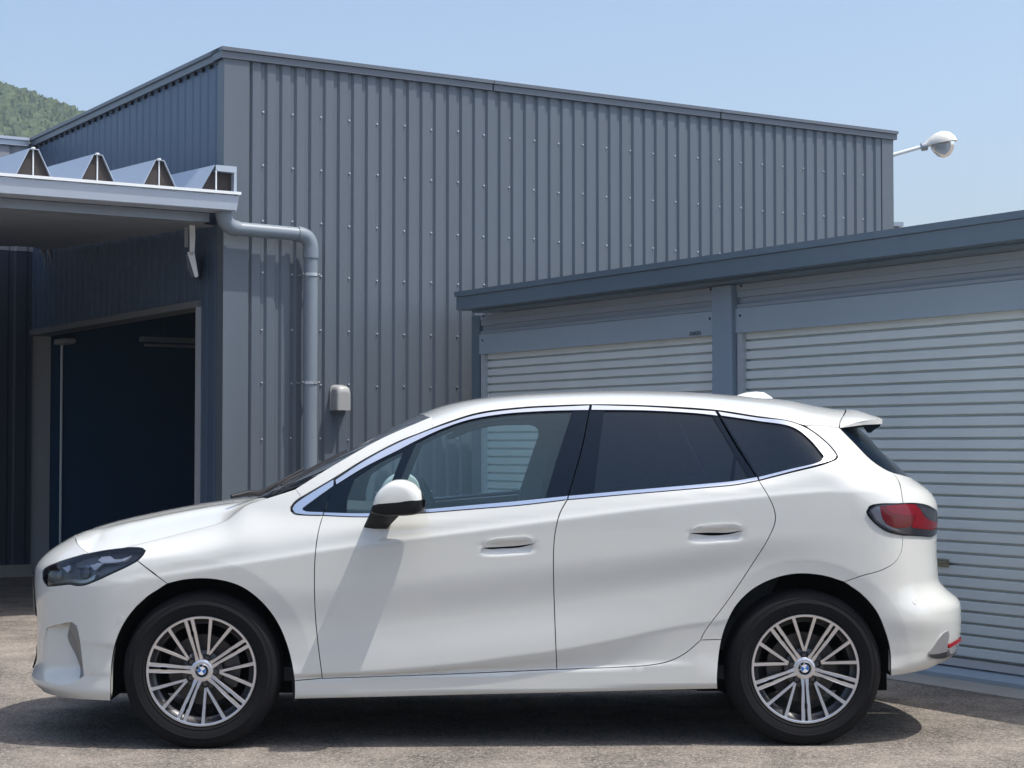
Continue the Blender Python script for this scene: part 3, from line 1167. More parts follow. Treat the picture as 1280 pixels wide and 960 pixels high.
# ------------------------------------------------------------------ added building, unseen behind the viewer: blocks low sky, mirrors in the paint
ob = thing('reflection_building', 'unseen grey building with pale roller doors, added for the car paint to mirror', 'reflection_building', (0, -17, 0))
m = MB()
m.hexa([(-30, -9, 0), (34, -9, 0), (34, 0, 0), (-30, 0, 0), (-30, -9, 6.4), (34, -9, 6.4), (34, 0, 6.4), (-30, 0, 6.4)])
m.build('wall', M['wall_side'], ob)
m = MB()
m.hexa([(-30.4, -9.4, 6.405), (34.4, -9.4, 6.405), (34.4, .4, 6.405), (-30.4, .4, 6.405), (-30.4, -9.4, 6.75), (34.4, -9.4, 6.75), (34.4, .4, 6.75), (-30.4, .4, 6.75)])
m.build('roof', M['trim'], ob)
for k in range(6):
    m = MB()
    x = -26 + k * 10
    m.hexa([(x, .004, 0), (x + 5, .004, 0), (x + 5, .06, 0), (x, .06, 0), (x, .004, 4.2), (x + 5, .004, 4.2), (x + 5, .06, 4.2), (x, .06, 4.2)])
    m.build('roller_door', M['slat'], ob)

# ------------------------------------------------------------------ hill
HD = 330.0
ridge = [(-620, 130), (-420, 60), (-260, 30), (-120, 62), (-40, 88), (0, 104), (25, 113), (60, 124), (100, 139), (150, 165), (230, 215), (320, 280), (420, 350)]
rid = [at_depth(px, py, HD) for px, py in ridge]
m = MB()
P = []
for q in rid:
    col_ = []
    for t in np.linspace(0, 1, 9):
        col_.append((q[0], HD - 150 * t, q[2] * (1 - t) ** 1.25 - 2.5 * (1 - t) - 0.5 * t))
    for t in np.linspace(0.1, 1, 4):
        col_.insert(0, (q[0] * (1 + .1 * t), HD + 120 * t, q[2] * (1 - .5 * t)))
    P.append(col_)
m.grid(P)
h = m.build('hill', M['hill'], smooth=3.2, recalc=False)
h['kind'] = 'structure'
# wooded slope: thousands of leaf-clump faces over many crowns, one mass
ico = bmesh.new()
bmesh.ops.create_icosphere(ico, subdivisions=2, radius=1.0)
iv = np.array([v.co[:] for v in ico.verts])
ifc = np.array([[v.index for v in f.verts] for f in ico.faces])
ico.free()
V, Fc, T = [], [], []
rr = random.Random(11)
nprr = np.random.RandomState(5)
nv = 0
rx = [q[0] for q in rid]
rz = [q[2] for q in rid]
for i in range(4700):
    px = rr.uniform(-240, 190) if i > 2400 else rr.uniform(-30, 150)
    x = at_depth(px, 100, HD)[0]
    t = rr.random() ** 1.5 * 0.75
    zr_ = np.interp(x, rx, rz)
    zb = zr_ * (1 - t) ** 1.25 - 2.5 * (1 - t)
    yb = HD - 150 * t
    s = rr.uniform(1.1, 2.9)
    c = np.array([x * yb / HD, yb, zb + s * .25])
    tint = rr.random()
    # a crown: a few hundred small leaf tufts scattered through an uneven ball
    nl = 90
    d = nprr.normal(size=(nl, 3))
    d /= np.linalg.norm(d, axis=1)[:, None]
    d[:, 2] = np.abs(d[:, 2]) * 1.0 - .15
    rad = s * (0.55 + 0.5 * nprr.rand(nl)) * (1 + .25 * np.sin(d[:, 0] * 5 + i) * np.cos(d[:, 1] * 4 + i))
    pc = c + d * rad[:, None] * np.array([1, 1, .85])
    size = s * (0.05 + .06 * nprr.rand(nl))
    u_ = nprr.normal(size=(nl, 3)); u_ -= d * (u_ * d).sum(1)[:, None] * .6
    u_ /= np.linalg.norm(u_, axis=1)[:, None]
    v_ = np.cross(d, u_)
    for q in ((-1, -.6), (1, -.6), (.9, .7), (-.8, .8)):
        V.append(pc + u_ * (size * q[0])[:, None] + v_ * (size * q[1])[:, None])
    base = nv
    idx = np.arange(nl)
    Fc.append(np.stack([base + idx, base + nl + idx, base + 2 * nl + idx, base + 3 * nl + idx], 1))
    nv += 4 * nl
    T.append(np.tile(np.clip(tint * .85 + nprr.rand(nl) * .22, 0, 1), 4))
    # dense core so that the crown is not see-through everywhere
    core = iv * s * .80 * (1 + .2 * np.sin(iv[:, :1] * 6 + i))
    V.append(c + core)
    Fc.append(np.concatenate([ifc + nv, ifc[:, :1] + nv], 1))
    nv += len(iv)
    T.append(np.full(len(iv), tint * .8))
V = np.concatenate(V); Fc = np.concatenate(Fc); T = np.concatenate(T)
me = bpy.data.meshes.new('hillside_wood')
faces = [tuple(f) if f[0] != f[3] else tuple(f[:3]) for f in Fc.tolist()]
me.from_pydata(V.tolist(), [], faces)
at_ = me.attributes.new('leaf_tint', 'FLOAT', 'POINT')
at_.data.foreach_set('value', T.astype(np.float32))
o = link('hillside_wood', me, None, [M['foliage']])
o['kind'] = 'stuff'

# ================================================================== CAR
CAR_YAW = math.radians(1.77)
CX = np.array([math.cos(CAR_YAW), math.sin(CAR_YAW), 0])      # car x: towards its tail
CY = np.array([-math.sin(CAR_YAW), math.cos(CAR_YAW), 0])     # car y: away from the viewer
D_FW = 7.912
_pf = np.array([(252.6 - 640) / F_PX * D_FW, D_FW, 0])
CO = _pf + CY * 0.895
WB = 2.670
car = thing('car', 'white five-door compact people carrier parked side-on with chrome window trim', 'car', tuple(CO), CAR_YAW)


def to_px(P):
    """car-local points (...,3) -> photo pixels"""
    P = np.asarray(P, float)
    Wd = CO + P[..., :1] * CX + P[..., 1:2] * CY + P[..., 2:3] * np.array([0, 0, 1.0])
    d = Wd - CAM
    fwd = d[..., 1] * CT + d[..., 2] * ST
    up = -d[..., 1] * ST + d[..., 2] * CT
    return np.stack([640 + F_PX * d[..., 0] / fwd, 480 - F_PX * up / fwd], -1)


def pxl(px, py, yl):
    """photo pixel on the car-local plane y = yl -> local point"""
    q = on_plane(px, py, CO + CY * yl, CY) - CO
    return np.array([np.dot(q, CX), yl, q[2]])


def pchip(x, y, xq):
    x = np.asarray(x, float); y = np.asarray(y, float)
    h = np.diff(x); dlt = np.diff(y) / h
    d = np.zeros_like(y)
    for i in range(1, len(x) - 1):
        if dlt[i - 1] * dlt[i] > 0:
            w1, w2 = 2 * h[i] + h[i - 1], h[i] + 2 * h[i - 1]
            d[i] = (w1 + w2) / (w1 / dlt[i - 1] + w2 / dlt[i])
    d[0], d[-1] = dlt[0], dlt[-1]
    xq = np.clip(xq, x[0], x[-1])
    i = np.clip(np.searchsorted(x, xq) - 1, 0, len(x) - 2)
    t = (xq - x[i]) / h[i]
    return (y[i] * (1 + 2 * t) * (1 - t) ** 2 + h[i] * d[i] * t * (1 - t) ** 2 + y[i + 1] * t * t * (3 - 2 * t) + h[i] * d[i + 1] * t * t * (t - 1))


# section levels, bottom to top: photo px, py and half width there
LV = [
    [(40, 905, .80), (1200, 905, .80)],
    [(40, 878, .845), (138, 880, .862), (368, 876, .862), (897, 863, .862), (1115, 848, .862), (1190, 838, .85)],
    [(40, 866, .868), (138, 866, .885), (368, 868, .884), (897, 855, .884), (1115, 838, .884), (1190, 826, .87)],
    [(40, 846, .876), (138, 847, .882), (368, 851, .886), (403, 849, .884), (695, 839.5, .884), (850, 831, .884), (1113, 820, .888), (1190, 812, .878)],
    [(40, 844, .877), (138, 845, .884), (368, 848, .884), (403, 846, .880), (580, 841, .878), (695, 836, .8775), (850, 824, .880), (900, 812, .884), (1113, 816, .890), (1190, 808, .880)],
    [(40, 803, .886), (138, 809, .893), (300, 847, .890), (400, 845.5, .8905), (580, 832.5, .8965), (640, 824.5, .8975), (700, 816.5, .8965), (760, 805.5, .893), (870, 783, .887), (960, 775, .894), (1115, 778, .899), (1190, 783, .889)],
    [(40, 800, .890), (138, 806, .897), (300, 843, .894), (400, 841, .895), (580, 828, .9005), (640, 820, .9015), (700, 812, .9005), (760, 801, .897), (870, 779, .890), (960, 772, .895), (1115, 775, .900), (1190, 780, .890)],
    [(40, 760, .890), (138, 768, .898), (300, 785, .894), (400, 786, .8885), (580, 771, .8868), (700, 756, .8868), (870, 730, .8885), (1000, 705, .901), (1110, 705, .905), (1190, 715, .89)],
    [(40, 754, .8903), (135, 750, .8982), (240, 742, .9012), (345, 732, .9017), (393, 733, .9022), (477, 725, .9028), (555, 717, .9034), (700, 700, .9044), (805, 688, .906), (930, 672, .9085), (1000, 665, .9098), (1050, 662, .908), (1110, 660, .9015), (1190, 668, .8875)],
    [(40, 746, .890), (135, 735, .898), (240, 718.5, .901), (345, 702, .9015), (393, 694, .902), (477, 682, .9025), (555, 672.5, .903), (700, 653.5, .9040), (805, 640, .9055), (930, 627, .9075), (1000, 620.5, .908), (1050, 617.5, .9055), (1110, 616.5, .899), (1190, 628, .885)],
    [(40, 743, .8898), (135, 732, .8978), (240, 715.5, .9006), (345, 699, .9011), (393, 691, .9016), (477, 679, .9021), (555, 669.5, .9026), (700, 650.5, .9036), (805, 637, .9051), (930, 624, .9071), (1000, 617.5, .9076), (1050, 614.5, .905), (1110, 613.5, .898), (1190, 625, .884)],
    [(40, 738, .888), (135, 726.5, .8950), (240, 710, .8955), (345, 693.5, .8950), (393, 685.5, .8950), (477, 673.5, .8950), (555, 664, .8953), (700, 645, .8962), (805, 631.5, .8977), (930, 618.5, .9), (1000, 612, .901), (1050, 608.5, .899), (1110, 607.5, .892), (1190, 619, .878)],
    [(40, 716, .872), (135, 704, .880), (240, 694, .885), (300, 683, .885), (345, 680, .885), (393, 672.5, .8855), (477, 660, .8855), (555, 653, .887), (700, 636.8, .8875), (805, 624.5, .8895), (930, 611.5, .892), (1000, 601, .890), (1046, 592, .883), (1120, 597, .862), (1190, 605, .84)],
    [(40, 692, .835), (110, 691, .825), (166, 681.6, .81), (240, 663, .805), (280, 652, .805), (307, 636, .808), (365, 641, .828), (404, 644, .844), (460, 645.5, .858), (650, 631, .873), (790, 617, .876), (947, 600, .870), (1046, 571, .846), (1120, 582, .82), (1190, 590, .80)],
]
XS = np.arange(-0.95, 3.65, 0.006)
ZS = np.arange(0.10, 1.66, 0.003)
lev_z, lev_y = [], []
for lv in LV:
    L3 = np.array([pxl(px, py, -y) for px, py, y in lv])
    lev_z.append(pchip(L3[:, 0], L3[:, 2], XS))
    lev_y.append(pchip(L3[:, 0], -L3[:, 1], XS))
lev_z = np.array(lev_z); lev_y = np.array(lev_y)
for k in range(1, len(lev_z)):
    lev_z[k] = np.maximum(lev_z[k], lev_z[k - 1] + 0.008)
z6, y6 = lev_z[-1], lev_y[-1]
for h_ in (.05, .12, .20, .30, .40, .52):
    lev_z = np.vstack([lev_z, z6 + h_])
    lev_y = np.vstack([lev_y, y6 - .33 * h_ - .36 * h_ * h_])
YT = np.array([pchip(lev_z[:, i], lev_y[:, i], ZS) for i in range(len(XS))])


def smooth1(Y, axis, sig):
    r = int(sig * 3)
    kx = np.exp(-.5 * (np.arange(-r, r + 1) / sig) ** 2)
    kx /= kx.sum()
    pad = [(0, 0), (0, 0)]
    pad[axis] = (r, r)
    Yp = np.pad(Y, pad, mode='edge')
    out = np.zeros_like(Y)
    for i, kk in enumerate(kx):
        sl = [slice(None), slice(None)]
        sl[axis] = slice(i, i + Y.shape[axis])
        out += kk * Yp[tuple(sl)]
    return out


YT = smooth1(YT, 0, 4)
YT = smooth1(YT, 1, 0.7)
GX, GZ = np.meshgrid(XS, ZS, indexing='ij')


def sstep(a, b, x):
    t = np.clip((x - a) / (b - a), 0, 1)
    return t * t * (3 - 2 * t)


# raised lips round the wheel arches
for xw in (0.0, WB):
    rr_ = np.hypot(GX - xw - (.0 if xw == 0 else -.005), GZ - .345)
    tt = sstep(.30, .40, GZ) * (GZ > .2)
    YT = YT - .085 * np.clip(.482 - rr_, 0, .09) * tt


def dent(px, py, yl, sx, sz, depth, rot=0.0, pw=2.0):
    global YT
    c = pxl(px, py, -yl)
    dx, dz = GX - c[0], GZ - c[2]
    if rot:
        dx, dz = dx * math.cos(rot) + dz * math.sin(rot), -dx * math.sin(rot) + dz * math.cos(rot)
    q = (np.abs(dx / sx) ** pw + np.abs(dz / sz) ** pw)
    YT = YT - depth * np.exp(-q)


# scooped dishes behind the flush door handles
dent(635, 684.5, .90, .100, .026, .017, 0.06, 4.0)
dent(895.5, 668.5, .905, .100, .026, .017, 0.06, 4.0)
# front air-curtain channel and the swept rear bumper flank
YT = YT + 0.022 * np.exp(-((GX - pxl(1160, 790, -.85)[0]) / .16) ** 2 - ((GZ - pxl(1160, 775, -.85)[2]) / .085) ** 2)

P_F, P_R = 2.55, 2.45
X_F0 = -0.20


def x_r0(z):
    return 2.93 - .40 * sstep(.95, 1.45, np.asarray(z, float))


L_F, L_M, L_R = 1.05, 2.9, 1.05
SIL_F = [(38, 905), (58, 880), (53, 866), (45, 858.5), (39.5, 853.5), (38, 849.5), (40.6, 841.4), (44, 833), (46, 822), (46.4, 807), (46.3, 792), (45.6, 767), (44, 753), (43.2, 740), (42.9, 728), (43.3, 716.5), (45, 709.5), (48.4, 704.2), (54.4, 697.4), (63.8, 689.4), (75, 682), (94.8, 670.5), (116, 661.2)]
SIL_R = [(1150, 870), (1158, 838), (1185, 825), (1197, 813), (1200.5, 797), (1201.5, 775), (1201, 757), (1198.4, 751), (1188, 742), (1177, 731), (1173, 723), (1172, 708), (1171, 690), (1171, 675), (1171.8, 656), (1172, 634), (1169.5, 625), (1166, 619), (1156, 609), (1142, 600), (1124, 581.5), (1106, 565.5), (1087, 547), (1074, 535), (1062, 520), (1050, 500)]


def ytab(x, z):
    fx = np.clip((x - XS[0]) / (XS[1] - XS[0]), 0, len(XS) - 1.001)
    fz = np.clip((z - ZS[0]) / (ZS[1] - ZS[0]), 0, len(ZS) - 1.001)
    i, j = fx.astype(int), fz.astype(int)
    a, b = fx - i, fz - j
    return YT[i, j] * (1 - a) * (1 - b) + YT[i + 1, j] * a * (1 - b) + YT[i, j + 1] * (1 - a) * b + YT[i + 1, j + 1] * a * b


S_ = np.linspace(0, 1, 121)


def solve_front():
    zt, xt = [], []
    for px, py in SIL_F:
        z = pxl(px, py, -.50)[2]
        lo, hi = -1.3, 0.2
        for _ in range(40):
            xf = (lo + hi) / 2
            x = X_F0 - (X_F0 - xf) * np.sin(S_ * math.pi / 2) ** (2 / P_F)
            y = -ytab(x, np.full_like(x, z)) * np.cos(S_ * math.pi / 2) ** (2 / P_F)
            m_ = to_px(np.stack([x, y, np.full_like(x, z)], -1))[:, 0].min()
            if m_ > px:
                hi = xf
            else:
                lo = xf
        zt.append(z); xt.append(xf)
    return np.array(zt), np.array(xt)


def solve_rear():
    zt, xt = [], []
    for px, py in SIL_R:
        z = pxl(px, py, -.50)[2]
        lo, hi = 2.4, 4.2
        for _ in range(40):
            xr = (lo + hi) / 2
            x = x_r0(z) + (xr - x_r0(z)) * np.sin(S_ * math.pi / 2) ** (2 / P_R)
            y = -ytab(x, np.full_like(x, z)) * np.cos(S_ * math.pi / 2) ** (2 / P_R)
            m_ = to_px(np.stack([x, y, np.full_like(x, z)], -1))[:, 0].max()
            if m_ < px:
                lo = xr
            else:
                hi = xr
        zt.append(z); xt.append(xr)
    return np.array(zt), np.array(xt)


def prep(zt, xt):
    o = np.argsort(zt)
    zt, xt = zt[o], xt[o]
    keep = np.concatenate([[True], np.diff(zt) > .004])
    zt, xt = zt[keep], xt[keep]
    v = pchip(zt, xt, ZS)
    k = np.exp(-.5 * (np.arange(-4, 5) / 1.6) ** 2); k /= k.sum()
    return np.convolve(np.pad(v, 4, mode='edge'), k, 'valid')


XFZ = prep(*solve_front())
XRZ = prep(*solve_rear())


def S(U, z):
    """body side surface, near side (y negative).  U metric coordinate along the body, wrapping round nose and tail"""
    U = np.asarray(U, float); z = np.asarray(z, float)
    xf = np.interp(z, ZS, XFZ); xr = np.interp(z, ZS, XRZ)
    x0, x1 = X_F0, x_r0(z)
    sf = np.clip(-U / L_F, 0, 1)
    sr = np.clip((U - L_M) / L_R, 0, 1)
    um = np.clip(U / L_M, 0, 1)
    x = x0 + (x1 - x0) * um - (x0 - xf) * np.sin(sf * math.pi / 2) ** (2 / P_F) + (xr - x1) * np.sin(sr * math.pi / 2) ** (2 / P_R)
    yf = np.maximum(np.cos(sf * math.pi / 2), 0) ** (2 / P_F) * np.maximum(np.cos(sr * math.pi / 2), 0) ** (2 / P_R)
    y = -ytab(x, z) * yf
    return np.stack([x, y, z], -1)


def SN(U, z):
    e = .003
    U = np.asarray(U, float); z = np.asarray(z, float)
    Ua = np.clip(U - e, -L_F, L_M + L_R); Ub = np.clip(U + e, -L_F, L_M + L_R)
    du = S(Ub, z) - S(Ua, z)
    dz = S(U, z + e) - S(U, z - e)
    n = np.cross(du, dz)
    n /= np.maximum(np.linalg.norm(n, axis=-1, keepdims=True), 1e-9)
    return n                                # points to -y on the flank


UG = np.linspace(-L_F, L_M + L_R, 420)
ZG = np.linspace(0.12, 1.62, 130)
_u, _z = np.meshgrid(UG, ZG, indexing='ij')
_p = S(_u, _z)
_px = to_px(_p)
_nn = SN(_u, _z)
_view = (CAM - CO)
_view = np.array([np.dot(_view, CX), np.dot(_view, CY), CAM_H]) - _p
_face = (_nn * _view).sum(-1) > 0
_gx = np.where(_face, _px[..., 0], 1e6).ravel(); _gy = _px[..., 1].ravel()
_gu, _gz = _u.ravel(), _z.ravel()


def inv(pts):
    """photo pixels -> (U, z) on the body surface"""
    out = []
    for px, py in pts:
        k = int(np.argmin((_gx - px) ** 2 + (_gy - py) ** 2))
        u, z = _gu[k], _gz[k]
        for _ in range(8):
            c = to_px(S(u, z)); a = (to_px(S(u + .002, z)) - c) / .002; b = (to_px(S(u, z + .002)) - c) / .002
            r = np.array([px, py]) - c
            det = a[0] * b[1] - a[1] * b[0]
            if abs(det) < 2000:
                break
            du = (r[0] * b[1] - r[1] * b[0]) / det
            dz = (a[0] * r[1] - a[1] * r[0]) / det
            u += float(np.clip(du, -.03, .03)); z += float(np.clip(dz, -.03, .03))
        out.append((u, z))
    return np.array(out)


def spline(pts, step=0.012):
    """Catmull-Rom (centripetal-ish) through 2-D points"""
    pts = np.asarray(pts, float)
    if len(pts) < 3:
        n = max(1, int(np.linalg.norm(pts[-1] - pts[0]) / step))
        return np.array([pts[0] + (pts[-1] - pts[0]) * i / n for i in range(n + 1)])
    P = np.vstack([2 * pts[0] - pts[1], pts, 2 * pts[-1] - pts[-2]])
    out = []
    for i in range(1, len(P) - 2):
        p0, p1, p2, p3 = P[i - 1:i + 3]
        t = [0]
        for a, b in ((p0, p1), (p1, p2), (p2, p3)):
            t.append(t[-1] + max(np.linalg.norm(b - a), 1e-6) ** .5)
        n = max(1, int(np.linalg.norm(p2 - p1) / step))
        for k in range(n):
            x = t[1] + (t[2] - t[1]) * k / n
            a1 = (t[1] - x) / (t[1] - t[0]) * p0 + (x - t[0]) / (t[1] - t[0]) * p1
            a2 = (t[2] - x) / (t[2] - t[1]) * p1 + (x - t[1]) / (t[2] - t[1]) * p2
            a3 = (t[3] - x) / (t[3] - t[2]) * p2 + (x - t[2]) / (t[3] - t[2]) * p3
            b1 = (t[2] - x) / (t[2] - t[0]) * a1 + (x - t[0]) / (t[2] - t[0]) * a2
            b2 = (t[3] - x) / (t[3] - t[1]) * a2 + (x - t[1]) / (t[3] - t[1]) * a3
            out.append((t[2] - x) / (t[2] - t[1]) * b1 + (x - t[1]) / (t[2] - t[1]) * b2)
    out.append(pts[-1])
    return np.array(out)


_cache = {}


def run(px, rev=False):
    k = tuple(px)
    if k not in _cache:
        _cache[k] = inv(spline(np.array(px, float), 4.0))
    r = _cache[k]
    return r[::-1] if rev else r


def uz(*p):
    return spline(np.array(p))


def loop(*runs):
    P = np.vstack(runs)
    keep = [0]
    for i in range(1, len(P)):
        if np.linalg.norm(P[i] - P[keep[-1]]) > 1.5e-3:
            keep.append(i)
    if np.linalg.norm(P[keep[-1]] - P[keep[0]]) < 1.5e-3:
        keep.pop()
    return P[keep]


def inside(poly, pts):
    x, y = pts[:, 0], pts[:, 1]
    c = np.zeros(len(pts), bool)
    n = len(poly)
    for i in range(n):
        x0, y0 = poly[i]; x1, y1 = poly[(i + 1) % n]
        if y0 == y1:
            continue
        s = ((y0 > y) != (y1 > y)) & (x < (x1 - x0) * (y - y0) / (y1 - y0) + x0)
        c ^= s
    return c


def area2(p):
    x, y = p[:, 0], p[:, 1]
    return np.dot(x, np.roll(y, -1)) - np.dot(np.roll(x, -1), y)


def ccw(p):
    return p if area2(p) > 0 else p[::-1]


def shrink(poly, d):
    if area2(poly) < 0:
        poly = poly[::-1]
    if d == 0:
        return poly
    a = np.roll(poly, 1, 0); b = np.roll(poly, -1, 0)
    t = b - a
    t /= np.maximum(np.linalg.norm(t, axis=1, keepdims=True), 1e-9)
    nrm = np.stack([-t[:, 1], t[:, 0]], 1)
    return poly + nrm * d


def tri2d(poly, holes=(), step=0.022, extra=None):
    """constrained triangulation of a 2-D region -> verts, tris, boundary loops (index lists)"""
    lo, hi = poly.min(0), poly.max(0)
    gx = np.arange(lo[0], hi[0] + step, step); gy = np.arange(lo[1], hi[1] + step, step)
    A, B = np.meshgrid(gx, gy, indexing='ij')
    A = A + (np.arange(A.shape[1]) % 2)[None, :] * step * .5
    pts = np.stack([A.ravel(), B.ravel()], 1)
    if extra is not None:
        pts = np.vstack([pts, extra])
    pts = pts[inside(poly, pts)]
    if extra is not None and len(pts):
        # keep the first point of every 4 mm cell, extras first
        pts = pts[::-1]
        key = np.round(pts / .004).astype(np.int64)
        _, first_ = np.unique(key[:, 0] * 100003 + key[:, 1], return_index=True)
        pts = pts[np.sort(first_)]
    bnd = [poly] + list(holes)
    for h in holes:
        pts = pts[~inside(h, pts)]
    allb = np.vstack(bnd)
    if len(pts):
        keep = np.ones(len(pts), bool)
        for s in range(0, len(pts), 400):
            d = np.hypot(pts[s:s + 400, None, 0] - allb[None, :, 0], pts[s:s + 400, None, 1] - allb[None, :, 1]).min(1)
            keep[s:s + 400] = d > min(step * .45, .006)
        pts = pts[keep]
    V2 = np.vstack([allb, pts]) if len(pts) else allb
    edges = []
    off = 0
    loops = []
    for b in bnd:
        n = len(b)
        edges += [(off + i, off + (i + 1) % n) for i in range(n)]
        loops.append(list(range(off, off + n)))
        off += n
    r = geometry.delaunay_2d_cdt([Vector(v) for v in V2], edges, [], 0, 1e-7)
    ov = np.array([v[:] for v in r[0]])
    tr = np.array(r[2])
    cen = ov[tr].mean(1)
    ok = inside(poly, cen)
    for h in holes:
        ok &= ~inside(h, cen)
    tr = tr[ok]
    a, b, c = ov[tr[:, 0]], ov[tr[:, 1]], ov[tr[:, 2]]
    cr = (b[:, 0] - a[:, 0]) * (c[:, 1] - a[:, 1]) - (b[:, 1] - a[:, 1]) * (c[:, 0] - a[:, 0])
    tr = tr[np.abs(cr) > 1e-10]
    cr = cr[np.abs(cr) > 1e-10]
    tr[cr < 0] = tr[cr < 0][:, ::-1]
    orig = r[3]
    idx = {}
    for i, os_ in enumerate(orig):
        for q in os_:
            idx[q] = i
    loops = [[idx[i] for i in lp__ if i in idx] for lp__ in loops]
    return ov, tr, loops


def emit(name, V3, N3, tris, loops, mats, parent, flange=0.0, both=False, lip=0.0, mirror=False, ymin=None):
    """lift to a mesh with smooth analytic normals, a folded edge and (optionally) the mirrored far half"""
    V3 = np.asarray(V3); N3 = np.asarray(N3)
    verts = V3.tolist(); norms = N3.tolist(); faces = [tuple(t) for t in tris.tolist()]
    if flange:
        for lp__ in loops:
            n = len(lp__)
            P = V3[lp__]; Q = P - N3[lp__] * flange
            ctr = P.mean(0)
            b = len(verts)
            tang = np.roll(P, -1, 0) - np.roll(P, 1, 0)
            en = np.cross(tang, N3[lp__])
            en /= np.maximum(np.linalg.norm(en, axis=1, keepdims=True), 1e-9)
            verts += P.tolist() + Q.tolist()
            norms += en.tolist() + en.tolist()
            for i in range(n):
                j = (i + 1) % n
                if np.linalg.norm(P[i] - P[j]) < .08:
                    faces.append((b + i, b + n + i, b + n + j, b + j))
    if both:
        b = len(verts)
        verts += [(x, -y, z) for x, y, z in verts]
        norms += [(x, -y, z) for x, y, z in norms]
        faces += [tuple(b + i for i in f[::-1]) for f in faces]
    me = bpy.data.meshes.new(name)
    me.from_pydata(verts, [], faces)
    me.shade_smooth()
    me.normals_split_custom_set_from_vertices(norms)
    o = link(name, me, parent, mats)
    if mirror:
        vm = [(x, -y, z) for x, y, z in verts]
        nm = [(x, -y, z) for x, y, z in norms]
        me2 = bpy.data.meshes.new(name)
        me2.from_pydata(vm, [], [f[::-1] for f in faces])
        me2.shade_smooth()
        me2.normals_split_custom_set_from_vertices(nm)
        o2 = link(name, me2, mirror if isinstance(mirror, bpy.types.Object) else parent, mats)
        return o, o2
    return o


def panel(name, poly, mats, parent=car, holes=(), gap=.0019, flange=.012, off=0.0, both=False, mirror=False, step=.022, extra=None):
    if not isinstance(mats, (list, tuple)):
        mats = [mats]
    poly = shrink(poly, gap)
    ov, tr, loops = tri2d(poly, holes, step, extra)
    N3 = SN(ov[:, 0], ov[:, 1])
    V3 = S(ov[:, 0], ov[:, 1]) + N3 * off
    return emit(name, V3, N3, tr, loops, mats, parent, flange, both, 0, mirror)


def ring_pts(xw):
    out = []
    for r in np.arange(.405, .535, .011):
        for a in np.arange(-.2, math.pi + .2, .016 / r):
            x, z = xw + r * math.cos(a), .345 + r * math.sin(a)
            x0 = X_F0; x1 = float(x_r0(z))
            if x0 + .01 < x < x1 - .01:
                out.append(((x - x0) / (x1 - x0) * L_M, z))
    return np.array(out)


def crease_pts():
    out = []
    for ln in (LV_D, LV_C):
        r = inv(spline(np.array(ln, float), 2.6))
        for dz in (-.018, -.011, -.0055, 0.0, .0055, .011, .018):
            out.append(r + np.array([0, dz]))
    return np.vstack(out)


LV_D = [(170, 727), (240, 715.5), (345, 699), (393, 691), (477, 679), (555, 669.5), (700, 650.5), (805, 637), (930, 624), (1000, 617.5), (1040, 615)]
LV_C = [(372, 843), (400, 843), (580, 830), (640, 822), (700, 814), (760, 803), (870, 781), (905, 778)]
CREASE = crease_pts()


UC0, UC1 = -L_F, L_M + L_R


def sharp(pts):
    pts = list(pts)
    return loop(*[run([pts[i], pts[(i + 1) % len(pts)]]) for i in range(len(pts))])


# ---- traced seams (photo pixels)
HL_TOP_F = [(110.2, 691.4), (92.2, 696.3), (71.6, 703), (56, 710), (52.9, 713.6)]
HL_FRONT = [(52.9, 713.6), (52.9, 723.8), (55.4, 728.9), (59.5, 733.2)]
HL_BOT = [(59.5, 733.2), (76, 731.6), (86.2, 730.4), (95.6, 732.2), (106, 731.4), (119.7, 726.3), (140.3, 716.9), (157.5, 709), (172, 701.2)]
HL_REAR = [(172, 701.2), (179, 693.7), (181.9, 688.6), (178, 685.2), (167, 684.2), (157, 684.2)]
HL_TOP_R = [(157, 684.2), (131.7, 687.3), (110.2, 691.4)]
HOOD_F = [(94.8, 672), (97.3, 680), (110.2, 691.4)]
HOOD_S = [(157, 684.2), (200, 673.5), (240, 663), (280, 652), (294, 643), (307, 632.5), (330, 624), (352, 617), (369.7, 611.2)]
BF_SEAM = [(172, 701.2), (190, 715), (209, 729.6)]
ARCH_F1 = [(209, 729.6), (195.3, 738.6), (183, 747), (169.5, 759.8), (155.8, 777.8), (145.5, 800), (140.3, 822.5), (138.3, 846.6), (138, 876)]
ARCH_F2 = [(368, 851), (365.3, 832.8), (358.8, 806.6), (347.8, 780.3), (332.5, 758.4), (315, 742), (297.5, 731.6), (275, 725.2), (253, 723.2), (230, 724.8), (209, 729.6)]
SEAM_A = [(369.7, 611.2), (376.5, 621)]
SEAL_FRONT = [(376.5, 621), (367, 628.5), (363.2, 634), (363.4, 638.5), (367, 642.3), (376.3, 643.8), (403.6, 644.6)]
SEAM_FD = [(403.6, 644.6), (399.5, 658), (396, 676), (393.6, 700), (393, 730), (394, 765), (397, 800), (403, 848)]
BELT_F = [(403.6, 644.6), (459.4, 646.2), (531.7, 641.2), (587.5, 636.8), (653, 631.4), (709, 624.8)]
SEAM_B = [(709, 624.8), (703.5, 634), (698.6, 645), (693.6, 668), (692, 690), (692, 725), (693.2, 765), (696, 836.8)]
DOORB_F = [(696, 836.8), (550, 843), (403, 848)]
BELT_R = [(709, 624.8), (787.5, 617.8), (880, 609.8), (918.8, 606.2), (948.5, 600.8)]
SEAM_C = [(948.5, 600.8), (959.7, 618.7), (967.5, 636), (969.3, 650), (961, 672), (943.7, 700), (911.9, 747.8), (880, 791), (876, 800)]
SEAM_C2 = [(876, 800), (866, 809), (855, 817.5), (838, 826), (815, 831), (780, 833.6), (696, 836.8)]
SILL_T = [(368, 851), (385, 849.3), (403, 848)]
